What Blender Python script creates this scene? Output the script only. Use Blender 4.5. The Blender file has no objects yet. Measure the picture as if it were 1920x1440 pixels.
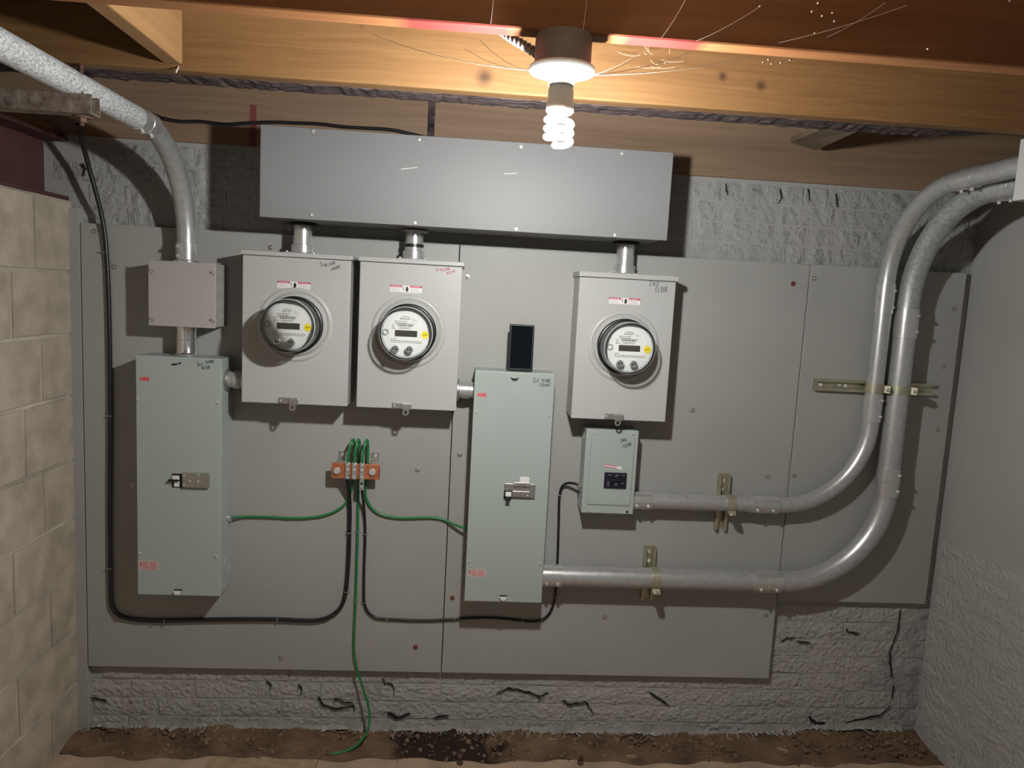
import bpy, bmesh, math, random
from mathutils import Vector, Matrix
random.seed(7)
SC = bpy.context.scene
COL = SC.collection

# ------------------------------------------------------------------ camera
FPX, PIT, YAW, ROL = 1361.6, 0.11914, 0.06786, 0.05311
CAM = Vector((0.0, -2.463, 1.59))
_fwd = Vector((math.sin(YAW)*math.cos(PIT), math.cos(YAW)*math.cos(PIT), -math.sin(PIT)))
_rt = Vector((math.cos(YAW), -math.sin(YAW), 0))
_up = _rt.cross(_fwd)
_r2 = _rt*math.cos(ROL) + _up*math.sin(ROL)
_u2 = -_rt*math.sin(ROL) + _up*math.cos(ROL)
cd = bpy.data.cameras.new('camera'); cam = bpy.data.objects.new('camera', cd); COL.objects.link(cam)
cd.sensor_width = 36; cd.sensor_fit = 'HORIZONTAL'; cd.lens = FPX*36/1920; cd.clip_start = 0.02
M = Matrix((( _r2.x, _u2.x, -_fwd.x, CAM.x), (_r2.y, _u2.y, -_fwd.y, CAM.y), (_r2.z, _u2.z, -_fwd.z, CAM.z), (0, 0, 0, 1)))
cam.matrix_world = M
SC.camera = cam

# ------------------------------------------------------------------ world, exposure
BULB = 1920.0        # radiance of the lit tube
w = bpy.data.worlds.new('world'); SC.world = w; w.use_nodes = True
w.node_tree.nodes['Background'].inputs[0].default_value = (1.0, 0.96, 0.92, 1)
w.node_tree.nodes['Background'].inputs[1].default_value = 0.18
SC.view_settings.view_transform = 'Standard'
SC.view_settings.look = 'None'
SC.view_settings.exposure = 0.0
SC.view_settings.gamma = 1.0
SC.view_settings.use_curve_mapping = False
SC.cycles.use_denoising = True
SC.cycles.max_bounces = 5
SC.cycles.diffuse_bounces = 4
SC.cycles.use_adaptive_sampling = True
SC.cycles.adaptive_threshold = 0.05
SC.cycles.adaptive_min_samples = 16
SC.cycles.use_light_tree = False
SC.cycles.sample_clamp_indirect = 4.0

def ray(px, py):
    return _fwd*FPX + _r2*(px-960) - _u2*(py-720)
def at(px, py, y):
    """point of the plane at depth y that shows at a pixel of the photograph"""
    d = ray(px, py); return CAM + d*((y-CAM.y)/d.y)

# ------------------------------------------------------------------ materials
def principled(name):
    m = bpy.data.materials.new(name); m.use_nodes = True
    nt = m.node_tree; return m, nt, nt.nodes['Principled BSDF']
def N(nt, kind, **kw):
    n = nt.nodes.new(kind)
    for k, v in kw.items(): setattr(n, k, v)
    return n
def mat(name, col, rough=0.5, metal=0.0, var=0.0, vscale=6.0, bump=0.0, bscale=40.0, stretch=(1, 1, 1), spec=0.5, detail=5, bdist=0.004, tint=None, coat=0):
    m, nt, b = principled(name); L = nt.links
    b.inputs['Base Color'].default_value = (*col, 1); b.inputs['Roughness'].default_value = rough
    b.inputs['Metallic'].default_value = metal; b.inputs['Specular IOR Level'].default_value = spec
    b.inputs['Coat Weight'].default_value = coat
    geo = N(nt, 'ShaderNodeNewGeometry'); mp = N(nt, 'ShaderNodeMapping'); mp.inputs['Scale'].default_value = stretch
    L.new(geo.outputs['Position'], mp.inputs['Vector'])
    if var:
        n = N(nt, 'ShaderNodeTexNoise'); n.inputs['Scale'].default_value = vscale; n.inputs['Detail'].default_value = detail
        L.new(mp.outputs[0], n.inputs['Vector'])
        r = N(nt, 'ShaderNodeValToRGB'); r.color_ramp.elements[0].position = .3; r.color_ramp.elements[1].position = .7
        t = tint or tuple(c*(1-var) for c in col)
        r.color_ramp.elements[0].color = (*t, 1)
        r.color_ramp.elements[1].color = (*[min(1, c*(1+var*.5)) for c in col], 1)
        L.new(n.outputs['Fac'], r.inputs['Fac']); L.new(r.outputs['Color'], b.inputs['Base Color'])
    if bump:
        n2 = N(nt, 'ShaderNodeTexNoise'); n2.inputs['Scale'].default_value = bscale; n2.inputs['Detail'].default_value = 6
        L.new(mp.outputs[0], n2.inputs['Vector'])
        bp = N(nt, 'ShaderNodeBump'); bp.inputs['Strength'].default_value = bump; bp.inputs['Distance'].default_value = bdist
        L.new(n2.outputs['Fac'], bp.inputs['Height']); L.new(bp.outputs[0], b.inputs['Normal'])
    return m
def wood(name, light, dark, axis, rough=.65, scale=1.0, knots=(), bump=.12, fine=60):
    """boards with grain running along one axis; knots are (x, z, radius)"""
    m, nt, b = principled(name); L = nt.links
    geo = N(nt, 'ShaderNodeNewGeometry'); mp = N(nt, 'ShaderNodeMapping')
    sv = [fine*scale]*3; sv[axis] = 1.3*scale; mp.inputs['Scale'].default_value = sv
    w0 = N(nt, 'ShaderNodeTexNoise'); w0.inputs['Scale'].default_value = 2.5; L.new(geo.outputs['Position'], w0.inputs['Vector'])
    wa = N(nt, 'ShaderNodeVectorMath', operation='MULTIPLY_ADD'); wa.inputs[1].default_value = (.05, .05, .05)
    L.new(w0.outputs['Color'], wa.inputs[0]); L.new(geo.outputs['Position'], wa.inputs[2]); L.new(wa.outputs[0], mp.inputs['Vector'])
    n0 = N(nt, 'ShaderNodeTexNoise'); n0.inputs['Scale'].default_value = 1.0; n0.inputs['Detail'].default_value = 3; n0.inputs['Roughness'].default_value = .6
    L.new(mp.outputs[0], n0.inputs['Vector'])
    mp2 = N(nt, 'ShaderNodeMapping'); s2 = [9*scale]*3; s2[axis] = .9*scale; mp2.inputs['Scale'].default_value = s2; L.new(geo.outputs['Position'], mp2.inputs['Vector'])
    n1 = N(nt, 'ShaderNodeTexNoise'); n1.inputs['Scale'].default_value = 1.0; n1.inputs['Detail'].default_value = 4; L.new(mp2.outputs[0], n1.inputs['Vector'])
    sc = N(nt, 'ShaderNodeMath', operation='MULTIPLY'); sc.inputs[1].default_value = .5; L.new(n1.outputs['Fac'], sc.inputs[0])
    mx = N(nt, 'ShaderNodeMath', operation='MULTIPLY_ADD'); mx.inputs[1].default_value = .5; L.new(n0.outputs['Fac'], mx.inputs[0]); L.new(sc.outputs[0], mx.inputs[2])
    r = N(nt, 'ShaderNodeValToRGB'); r.color_ramp.elements[0].position = .35; r.color_ramp.elements[1].position = .66
    r.color_ramp.elements[0].color = (*light, 1); r.color_ramp.elements[1].color = (*dark, 1)
    L.new(mx.outputs[0], r.inputs['Fac']); out = r.outputs['Color']
    for kx, kz, kr in knots:
        sx = N(nt, 'ShaderNodeSeparateXYZ'); L.new(wa.outputs[0], sx.inputs[0]); cm = N(nt, 'ShaderNodeCombineXYZ'); L.new(sx.outputs['X'], cm.inputs[0]); L.new(sx.outputs['Z'], cm.inputs[2])
        ds = N(nt, 'ShaderNodeVectorMath', operation='DISTANCE'); ds.inputs[1].default_value = (kx+.025, 0, kz+.025); L.new(cm.outputs[0], ds.inputs[0])
        mr = N(nt, 'ShaderNodeMapRange'); mr.inputs['From Min'].default_value = kr*1.3; mr.inputs['From Max'].default_value = kr*.2; L.new(ds.outputs['Value'], mr.inputs['Value'])
        mk = N(nt, 'ShaderNodeMix', data_type='RGBA'); L.new(mr.outputs[0], mk.inputs['Factor']); L.new(out, mk.inputs['A']); mk.inputs['B'].default_value = (dark[0]*.42, dark[1]*.42, dark[2]*.6, 1); out = mk.outputs['Result']
    L.new(out, b.inputs['Base Color'])
    b.inputs['Roughness'].default_value = rough; b.inputs['Specular IOR Level'].default_value = .3
    bp = N(nt, 'ShaderNodeBump'); bp.inputs['Strength'].default_value = bump; bp.inputs['Distance'].default_value = .002
    L.new(mx.outputs[0], bp.inputs['Height']); L.new(bp.outputs[0], b.inputs['Normal'])
    return m
def paint_wall(name, col, fine=55, fs=.5, coarse=14, cs=.7, rough=.55, tint=(.9, .92, .95), cd=.012):
    """thick wall paint over rough masonry"""
    m, nt, b = principled(name); L = nt.links
    geo = N(nt, 'ShaderNodeNewGeometry')
    a = N(nt, 'ShaderNodeTexNoise'); a.inputs['Scale'].default_value = coarse; a.inputs['Detail'].default_value = 6; a.inputs['Roughness'].default_value = .6
    c = N(nt, 'ShaderNodeTexVoronoi', feature='SMOOTH_F1'); c.inputs['Scale'].default_value = fine
    d = N(nt, 'ShaderNodeTexNoise'); d.inputs['Scale'].default_value = 2.2
    for n in (a, c, d): L.new(geo.outputs['Position'], n.inputs['Vector'])
    b1 = N(nt, 'ShaderNodeBump'); b1.inputs['Strength'].default_value = cs; b1.inputs['Distance'].default_value = cd
    b2 = N(nt, 'ShaderNodeBump'); b2.inputs['Strength'].default_value = fs; b2.inputs['Distance'].default_value = .006; b2.invert = True
    L.new(a.outputs['Fac'], b1.inputs['Height']); L.new(c.outputs['Distance'], b2.inputs['Height']); L.new(b1.outputs[0], b2.inputs['Normal'])
    L.new(b2.outputs[0], b.inputs['Normal'])
    r = N(nt, 'ShaderNodeValToRGB'); r.color_ramp.elements[0].color = (*[k*t for k, t in zip(col, tint)], 1); r.color_ramp.elements[1].color = (*col, 1)
    r.color_ramp.elements[0].position = .35; r.color_ramp.elements[1].position = .65
    L.new(d.outputs['Fac'], r.inputs['Fac']); L.new(r.outputs['Color'], b.inputs['Base Color'])
    b.inputs['Roughness'].default_value = rough; b.inputs['Specular IOR Level'].default_value = .4
    return m
def glass_mat():
    m = bpy.data.materials.new('clear_meter_glass'); m.use_nodes = True; nt = m.node_tree; nt.nodes.clear()
    o = N(nt, 'ShaderNodeOutputMaterial'); t = N(nt, 'ShaderNodeBsdfTransparent'); t.inputs[0].default_value = (.93, .95, .94, 1)
    g = N(nt, 'ShaderNodeBsdfGlossy'); g.inputs['Roughness'].default_value = .05
    f = N(nt, 'ShaderNodeFresnel'); f.inputs[0].default_value = 1.45
    mx = N(nt, 'ShaderNodeMixShader'); nt.links.new(f.outputs[0], mx.inputs[0]); nt.links.new(t.outputs[0], mx.inputs[1]); nt.links.new(g.outputs[0], mx.inputs[2]); nt.links.new(mx.outputs[0], o.inputs[0])
    return m
def emit(name, col, strength):
    m = bpy.data.materials.new(name); m.use_nodes = True; nt = m.node_tree; nt.nodes.clear()
    o = N(nt, 'ShaderNodeOutputMaterial'); e = N(nt, 'ShaderNodeEmission'); e.inputs[0].default_value = (*col, 1); e.inputs[1].default_value = strength
    nt.links.new(e.outputs[0], o.inputs[0]); return m

GREY = (.322, .324, .304)
MT = dict(
    enamel=mat('light_grey_enamel', (.40, .405, .39), .38, var=.04, vscale=2, bump=.06, bscale=260, bdist=.001),
    duct=mat('wireway_grey_enamel', (.185, .187, .19), .52, var=.03, vscale=2, spec=.36, bump=.10, bscale=300, bdist=.001),
    green_enamel=mat('grey_green_enamel', (.335, .385, .36), .42, var=.03, vscale=3, bump=.05, bscale=250, bdist=.001),
    jbox=mat('warm_grey_enamel', (.37, .355, .335), .45, var=.05, vscale=4),
    board=mat('grey_painted_plywood', GREY, .52, var=.10, vscale=1.6, bump=.10, bscale=9, bdist=.003),
    brick=paint_wall('grey_paint_on_brick', (.335, .335, .32), fine=45, fs=.4, coarse=16, cs=1.0, cd=.030),
    brick_rough=paint_wall('grey_paint_on_rough_brick', (.375, .365, .34), fine=75, fs=.9, coarse=22, cs=.8),
    smooth_wall=paint_wall('grey_paint_skim', (.34, .335, .31), fine=30, fs=.12, coarse=7, cs=.45),
    block=mat('bare_concrete_block', (.43, .38, .305), .9, var=.24, vscale=13, bump=.35, bscale=90, spec=.2),
    mortar=mat('pale_mortar', (.50, .46, .385), .95, var=.55, vscale=3, bump=.6, bscale=60, spec=.2),
    dirt=mat('damp_earth', (.16, .10, .062), .95, var=.5, vscale=9, bump=.8, bscale=45, bdist=.01, spec=.2),
    clod=mat('earth_clods', (.20, .135, .088), .95, var=.5, vscale=30, spec=.2),
    slab=mat('dusty_concrete', (.40, .285, .195), .9, var=.3, vscale=7, bump=.4, bscale=60),
    chip=mat('wood_chip', (.34, .24, .14), .8, var=.3, vscale=30),
    emt=mat('galvanised_steel', (.50, .51, .505), .34, metal=.6, var=.14, vscale=55, bump=.06, bscale=70),
    emt_dull=mat('spangled_galvanised_steel', (.46, .49, .49), .42, metal=.55, var=.3, vscale=90, bump=.1, bscale=120),
    zinc=mat('bright_zinc', (.66, .67, .66), .25, metal=.75, var=.08, vscale=60),
    chrome=mat('chrome', (.80, .80, .80), .16, metal=.92),
    screw=mat('plated_screw', (.66, .66, .64), .32, metal=.55),
    steel=mat('dull_steel', (.46, .45, .42), .38, metal=.85, var=.1, vscale=80),
    strut=mat('yellow_zinc', (.50, .48, .36), .40, metal=.75, var=.15, vscale=40),
    strut_old=mat('weathered_strut', (.20, .17, .14), .8, metal=.2, var=.55, vscale=45, bump=.4, bscale=80, tint=(.09, .06, .045)),
    rust=mat('rusty_steel', (.13, .07, .05), .75, metal=.3, var=.4, vscale=60),
    white_pipe=mat('white_overspray', (.47, .48, .48), .75, var=.35, vscale=210, bump=.3, bscale=220, stretch=(1, .6, 1), tint=(.20, .21, .215), detail=2),
    red_steel=mat('red_oxide_steel', (.085, .032, .028), .6, var=.35, vscale=8, bump=.15, bscale=40),
    black=mat('black_rubber', (.012, .012, .014), .35),
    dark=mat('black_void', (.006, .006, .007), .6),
    green=mat('green_insulation', (.018, .17, .055), .32),
    copper=mat('copper_bar', (.55, .20, .10), .42, metal=.55, var=.2, vscale=50),
    red=mat('red_paint_mark', (.16, .035, .032), .6),
    ink=mat('black_marker', (.012, .012, .014), .5),
    red_ink=mat('red_marker', (.42, .035, .03), .5),
    logo=mat('red_logo', (.75, .04, .06), .5),
    label=mat('white_label', (.72, .70, .68), .5),
    label_red=mat('label_red', (.50, .02, .06), .5),
    pink_label=mat('pale_red_label', (.52, .40, .37), .6),
    face=mat('meter_face', (.66, .66, .65), .5),
    meter_grey=mat('meter_inner_grey', (.36, .37, .37), .4),
    lcd=mat('lcd_window', (.055, .050, .042), .25),
    lcd_digit=mat('lcd_digits', (.025, .024, .022), .4),
    yellow=mat('yellow_dot', (.80, .62, .01), .5),
    breaker=mat('black_breaker', (.010, .010, .018), .35),
    breaker_print=mat('grey_print', (.22, .22, .26), .6),
    phone=mat('phone_case', (.018, .02, .022), .35),
    screen=mat('phone_glass', (.004, .006, .009), .06, spec=.15),
    porcelain=mat('white_porcelain', (.78, .77, .72), .25),
    plastic=mat('white_plastic', (.80, .80, .72), .4),
    octbox=mat('dusty_box_steel', (.17, .15, .14), .55, metal=.4, var=.2, vscale=30),
    flex=mat('flex_armour', (.38, .36, .34), .35, metal=.6),
    joist_new=wood('warm_fir', (.195, .106, .040), (.115, .055, .018), 0, fine=110, knots=[(.02, 2.075, .020), (.665, 2.115, .012), (.575, 2.128, .012)]),
    joist_near=wood('red_brown_fir', (.270, .118, .044), (.185, .074, .026), 0),
    blocking=wood('warm_fir_block', (.27, .155, .065), (.20, .108, .042), 1),
    rim=wood('brown_rim_board', (.26, .175, .115), (.175, .112, .070), 0, scale=.8),
    old=mat('charred_rough_wood', (.075, .055, .054), .95, var=.8, vscale=60, bump=.9, bscale=70, stretch=(.3, 1, 1), spec=.2, bdist=.01),
    shim=wood('grey_shim', (.20, .15, .10), (.14, .10, .065), 0),
    web=mat('cobweb_silk', (.75, .66, .55), .8),
    drip=mat('dried_paint_drips', (.30, .29, .265), .6, bump=.5, bscale=70),
    glass=glass_mat(),
    bulb=emit('lit_bulb', (1.0, .99, .96), BULB),
)

def stain_earth():
    m = MT['dirt']; nt = m.node_tree; b = nt.nodes['Principled BSDF']; L = nt.links; src = b.inputs['Base Color'].links[0].from_socket
    geo = N(nt, 'ShaderNodeNewGeometry'); n = N(nt, 'ShaderNodeTexNoise'); n.inputs['Scale'].default_value = 9; L.new(geo.outputs['Position'], n.inputs['Vector'])
    sx = N(nt, 'ShaderNodeSeparateXYZ'); L.new(geo.outputs['Position'], sx.inputs[0])
    a = N(nt, 'ShaderNodeMath', operation='SUBTRACT'); a.inputs[1].default_value = 0.02; L.new(sx.outputs['X'], a.inputs[0])
    c = N(nt, 'ShaderNodeMath', operation='ABSOLUTE'); L.new(a.outputs[0], c.inputs[0])
    d = N(nt, 'ShaderNodeMath', operation='MULTIPLY_ADD'); d.inputs[1].default_value = .3; L.new(n.outputs['Fac'], d.inputs[0]); L.new(c.outputs[0], d.inputs[2])
    r = N(nt, 'ShaderNodeMapRange'); r.inputs['From Min'].default_value = .36; r.inputs['From Max'].default_value = .30; L.new(d.outputs[0], r.inputs['Value'])
    mx = N(nt, 'ShaderNodeMix', data_type='RGBA'); L.new(r.outputs[0], mx.inputs['Factor']); L.new(src, mx.inputs['A']); mx.inputs['B'].default_value = (.030, .018, .013, 1)
    L.new(mx.outputs['Result'], b.inputs['Base Color'])
stain_earth()

# ------------------------------------------------------------------ mesh builder
class G:
    def __init__(s): s.v = []; s.f = []; s.sm = []
    def add(s, v, f, smooth=False):
        o = len(s.v); s.v += [tuple(p) for p in v]; s.f += [tuple(i+o for i in q) for q in f]; s.sm += [smooth]*len(f); return s
    def box(s, x0, x1, y0, y1, z0, z1):
        v = [(x, y, z) for x in (x0, x1) for y in (y0, y1) for z in (z0, z1)]
        return s.add(v, [(0, 1, 3, 2), (4, 6, 7, 5), (0, 4, 5, 1), (2, 3, 7, 6), (0, 2, 6, 4), (1, 5, 7, 3)])
    def bbox(s, x0, x1, y0, y1, z0, z1, r=.003, seg=2):
        bm = bmesh.new(); bmesh.ops.create_cube(bm, size=1)
        for q in bm.verts:
            q.co = Vector(((x0+x1)/2+q.co.x*(x1-x0), (y0+y1)/2+q.co.y*(y1-y0), (z0+z1)/2+q.co.z*(z1-z0)))
        bmesh.ops.bevel(bm, geom=list(bm.edges), offset=r, segments=seg, affect='EDGES', profile=.5)
        bm.verts.index_update(); s.add([q.co for q in bm.verts], [[q.index for q in f.verts] for f in bm.faces]); bm.free(); return s
    def tube(s, path, r, n=12, caps=True, smooth=True):
        P = [Vector(p) for p in path]; k = len(P); R = r if isinstance(r, (list, tuple)) else [r]*k
        T = []
        for i in range(k):
            t = (P[min(i+1, k-1)]-P[max(i-1, 0)]); T.append(t.normalized() if t.length > 1e-9 else Vector((0, 0, 1)))
        u = T[0].orthogonal().normalized(); vs = []; fs = []
        for i in range(k):
            u = (u - T[i]*u.dot(T[i])); u = u.normalized() if u.length > 1e-6 else T[i].orthogonal().normalized()
            w_ = T[i].cross(u)
            for j in range(n):
                a = 2*math.pi*j/n; vs.append(P[i]+(u*math.cos(a)+w_*math.sin(a))*R[i])
        for i in range(k-1):
            for j in range(n):
                a = i*n+j; b_ = i*n+(j+1) % n; fs.append((a, b_, b_+n, a+n))
        s.add(vs, fs, smooth)
        if caps:
            s.add(vs[:n], [tuple(reversed(range(n)))]); s.add(vs[-n:], [tuple(range(n))])
        return s
    def cyl(s, p0, p1, r, n=20, caps=True): return s.tube([p0, p1], r, n, caps)
    def lathe(s, c, axis, prof, n=32, smooth=True, a0=0, a1=2*math.pi):
        """profile of (radius, distance along axis) pairs turned round an axis through c"""
        c = Vector(c); ax = Vector(axis).normalized(); u = ax.orthogonal().normalized(); w_ = ax.cross(u)
        full = abs(a1-a0-2*math.pi) < 1e-6; m_ = n if full else n+1; vs = []
        for r, t in prof:
            for j in range(m_):
                a = a0+(a1-a0)*j/n; vs.append(c+ax*t+(u*math.cos(a)+w_*math.sin(a))*r)
        fs = []
        for i in range(len(prof)-1):
            for j in range(n):
                j2 = (j+1) % m_
                fs.append((i*m_+j, i*m_+j2, (i+1)*m_+j2, (i+1)*m_+j))
        return s.add(vs, fs, smooth)
    def prism(s, pts, y0, y1):
        """outline in x,z pulled from y0 to y1"""
        k = len(pts); v = [(x, y0, z) for x, z in pts]+[(x, y1, z) for x, z in pts]
        return s.add(v, [tuple(range(k)), tuple(reversed(range(k, 2*k)))]+[(i, i+k, (i+1) % k+k, (i+1) % k) for i in range(k)])
    def sweep(s, prof, p0, p1, u, w_):
        """closed 2D outline (a,b) along u,w_ drawn from p0 to p1"""
        p0, p1, u, w_ = map(Vector, (p0, p1, u, w_)); k = len(prof)
        v = [p0+u*a+w_*b for a, b in prof]+[p1+u*a+w_*b for a, b in prof]
        return s.add(v, [(i, (i+1) % k, (i+1) % k+k, i+k) for i in range(k)]+[tuple(reversed(range(k))), tuple(range(k, 2*k))])
    def stroke(s, pts, y, wd):
        """flat pen stroke on a plane facing the room"""
        for (x0, z0), (x1, z1) in zip(pts, pts[1:]):
            d = Vector((x1-x0, z1-z0)); l = d.length
            if l < 1e-6: continue
            d /= l; e = d*wd*.35; n_ = Vector((-d.y, d.x))*wd*.5
            q = [(x0-e.x-n_.x, y, z0-e.y-n_.y), (x1+e.x-n_.x, y, z1+e.y-n_.y), (x1+e.x+n_.x, y, z1+e.y+n_.y), (x0-e.x+n_.x, y, z0-e.y+n_.y)]
            s.add(q, [(0, 1, 2, 3)])
        return s

WL = {}
def mesh_from(name, g, off=(0, 0, 0)):
    me = bpy.data.meshes.new(name); o = Vector(off)
    me.from_pydata([tuple(Vector(p)-o) for p in g.v], [], g.f); me.polygons.foreach_set('use_smooth', g.sm)
    bm = bmesh.new(); bm.from_mesh(me); bmesh.ops.recalc_face_normals(bm, faces=bm.faces); bm.to_mesh(me); bm.free()
    if any(g.sm): me.set_sharp_from_angle(angle=math.radians(38))
    return me
def tag(o, label=None, cat=None, group=None, kind=None):
    for k, v in (('label', label), ('category', cat), ('group', group), ('kind', kind)):
        if v: o[k] = v
    return o
def thing(name, label, cat, loc, group=None):
    o = bpy.data.objects.new(name, None); COL.objects.link(o); o.location = loc; o.empty_display_size = .05
    WL[o.name] = Vector(loc); return tag(o, label, cat, group)
def part(name, g, m, parent, label=None, kind=None):
    base = WL[parent.name]; me = mesh_from(name, g, base)
    me.materials.append(MT[m] if isinstance(m, str) else m)
    o = bpy.data.objects.new(name, me); COL.objects.link(o); o.parent = parent; WL[o.name] = base
    return tag(o, label, kind=kind)
def single(name, g, m, label=None, cat=None, group=None, kind=None):
    xs = [p[0] for p in g.v]; ys = [p[1] for p in g.v]; zs = [p[2] for p in g.v]
    base = Vector(((min(xs)+max(xs))/2, (min(ys)+max(ys))/2, min(zs)))
    me = mesh_from(name, g, base); me.materials.append(MT[m] if isinstance(m, str) else m)
    o = bpy.data.objects.new(name, me); COL.objects.link(o); o.location = base; WL[o.name] = base
    return tag(o, label, cat, group, kind)
def text_g(s, x, z, y, size, ang=0.0, align='LEFT', bold=0.0):
    cu = bpy.data.curves.new('t', 'FONT'); cu.body = s; cu.size = size; cu.align_x = align; cu.resolution_u = 2; cu.offset = bold
    ob = bpy.data.objects.new('t', cu); me = bpy.data.meshes.new_from_object(ob)
    c, q = math.cos(ang), math.sin(ang); g = G()
    g.add([(x+v.co.x*c-v.co.y*q, y, z+v.co.x*q+v.co.y*c) for v in me.vertices], [tuple(p.vertices) for p in me.polygons])
    bpy.data.objects.remove(ob); bpy.data.curves.remove(cu); bpy.data.meshes.remove(me); return g
PEN = {'1': [[(.05, .75), (.28, 1), (.28, 0)], [(.02, 0), (.52, .02)]], 's': [[(.42, .55), (.1, .6), (.08, .4), (.38, .25), (.34, .02), (.02, .06)]],
 't': [[(.25, 1), (.22, .1), (.42, .05)], [(.03, .62), (.46, .66)]], 'F': [[(.5, 1), (.08, .96), (.04, 0)], [(.05, .55), (.4, .56)]],
 'L': [[(.08, 1), (.05, .02), (.5, .05)]], 'O': [[(.3, .95), (.06, .7), (.08, .2), (.3, .02), (.54, .25), (.54, .72), (.3, .95)]],
 'R': [[(.04, 0), (.06, 1), (.42, .95), (.48, .65), (.08, .48), (.56, 0)]], 'N': [[(.04, 0), (.06, .95), (.5, .05), (.54, 1)]],
 'E': [[(.5, 1), (.06, .97), (.05, .02), (.52, .04)], [(.06, .52), (.4, .54)]], 'A': [[(.02, 0), (.28, 1), (.56, 0)], [(.12, .38), (.46, .4)]],
 'T': [[(.02, .97), (.58, 1)], [(.3, .98), (.28, 0)]], '2': [[(.05, .75), (.18, 1), (.46, .92), (.46, .66), (.04, .02), (.58, .05)]],
 'D': [[(.06, 0), (.06, 1), (.4, .9), (.54, .5), (.38, .08), (.06, 0)]], ' ': []}
def hand(lines, y, wd):
    """handwritten lines: (text, px, py of baseline start, letter height in px, word width in px, slope)"""
    g = G()
    for s, px, py, hpx, wpx, slope in lines:
        p0 = at(px, py, y); h = (at(px, py-hpx, y)-p0).length; adv = (at(px+wpx, py, y)-p0).length/len(s); x = 0.0
        c, q = math.cos(slope), math.sin(slope)
        for ch in s:
            hh = h*(.62 if ch in 'st' else 1)*random.uniform(.88, 1.08)
            for st in PEN[ch]:
                pts = [(x+a*adv*1.05+b*h*.08, b*hh+random.uniform(-.03, .03)*h) for a, b in st]
                g.stroke([(p0.x+a*c-b*q, p0.z+a*q+b*c) for a, b in pts], y, wd)
            x += adv
    return g

def screw_g(g, p, r=.0045, h=.003, ax=(0, -1, 0)):
    g.lathe(p, ax, [(r, 0), (r, h*.5), (r*.75, h*.9), (0.0001, h)], 10); return g
def ring_g(g, c, ax, r0, r1, t0, t1, n=24):
    g.lathe(c, ax, [(r0, t0), (r1, t0), (r1, t1), (r0, t1), (r0, t0)], n, False); return g

# ================================================================== the setting
def struct(name, g, m): return single(name, g, m, kind='structure')
YB = .024          # face of the brickwork behind the boards
g = G(); g.box(-1.7, 2.2, .030, .30, -.25, 2.03)
wall_back = struct('wall_back', g, 'smooth_wall')
g = G(); g.box(-1.7, 2.3, -4.2, -.125, -.25, 0)
floor = struct('floor', g, 'slab')
g = G(); g.box(-1.8, 2.5, -4.2, .30, 2.235, 2.30)
ceiling = struct('ceiling', g, 'rim')

# earth left open between the slab and the wall
nx, ny = 150, 14; vs = []; fs = []
rr = random.Random(3)
for i in range(nx+1):
    x = -1.35+3.25*i/nx
    for j in range(ny+1):
        t = j/ny; y = -.128+.18*t - (1-t)**3*(.010+.010*math.sin(x*11)+.008*math.sin(x*37+2))
        z = .0015+.009*t + (rr.uniform(-.004, .006) + .005*math.sin(x*7+y*30) + .004*math.sin(x*23+1))*min(1, t*3)
        if x > 1.1: z += .030*t*min(1, (x-1.1)/.3)
        vs.append((x, y, z))
for i in range(nx):
    for j in range(ny): a = i*(ny+1)+j; fs.append((a, a+1, a+ny+2, a+ny+1))
g = G(); g.add(vs, fs, True)
single('bare_earth', g, 'dirt', 'strip of damp brown earth along the foot of the back wall', 'earth', kind='stuff')

def brick_mesh(name, jit, edge, seed, mk_=True):
    r = random.Random(seed); nx_, nz_ = 5, 3; v = []; f = []
    for i in range(nx_):
        for k in range(nz_):
            a, b = i/(nx_-1)-.5, k/(nz_-1)-.5; rim = i in (0, nx_-1) or k in (0, nz_-1)
            v.append((a+(r.uniform(-edge, edge)*.4), -.5+(r.uniform(0, .5 if mk_ else .12) if rim else r.uniform(-jit, jit)), b+r.uniform(-edge, edge)))
    idx = lambda i, k: i*nz_+k
    for i in range(nx_-1):
        for k in range(nz_-1): f.append((idx(i, k), idx(i+1, k), idx(i+1, k+1), idx(i, k+1)))
    loop = [idx(i, 0) for i in range(nx_)]+[idx(nx_-1, k) for k in range(1, nz_)]+[idx(i, nz_-1) for i in range(nx_-2, -1, -1)]+[idx(0, k) for k in range(nz_-2, 0, -1)]
    o = len(v)
    for i in loop: v.append((v[i][0]*1.0, 1.5, v[i][2]*1.0))
    n_ = len(loop)
    for i in range(n_): f.append((loop[i], o+i, o+(i+1) % n_, loop[(i+1) % n_]))
    g = G(); g.add(v, f, True); return mesh_from(name, g)
BR = {}
for mk in ('brick', 'brick_rough', 'block'):
    BR[mk] = []
    for s_ in range(6):
        me = brick_mesh(mk+'_shape', (.2 if mk != 'block' else .05), (.03 if mk != 'block' else .004), 100+s_, mk != 'block'); me.materials.append(MT[mk]); BR[mk].append(me)
def brick(parent, name, mk, x, z, wd, h, depth, y=0.0, tilt=0.0):
    o = bpy.data.objects.new(name, random.choice(BR[mk])); COL.objects.link(o); o.parent = parent
    o.location = (x, y, z); o.scale = (wd, depth, h); o.rotation_euler = (0, tilt, random.choice((0, 0)))
    return o
base = wall_back.location
WIN = [(.55, 1.79, 1.70, 2.05), (-1.31, -.58, 1.70, 2.05), (-1.29, 1.79, -.02, .285), (1.13, 1.79, -.02, .585)]
zc = -.02; row = 0
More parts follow.
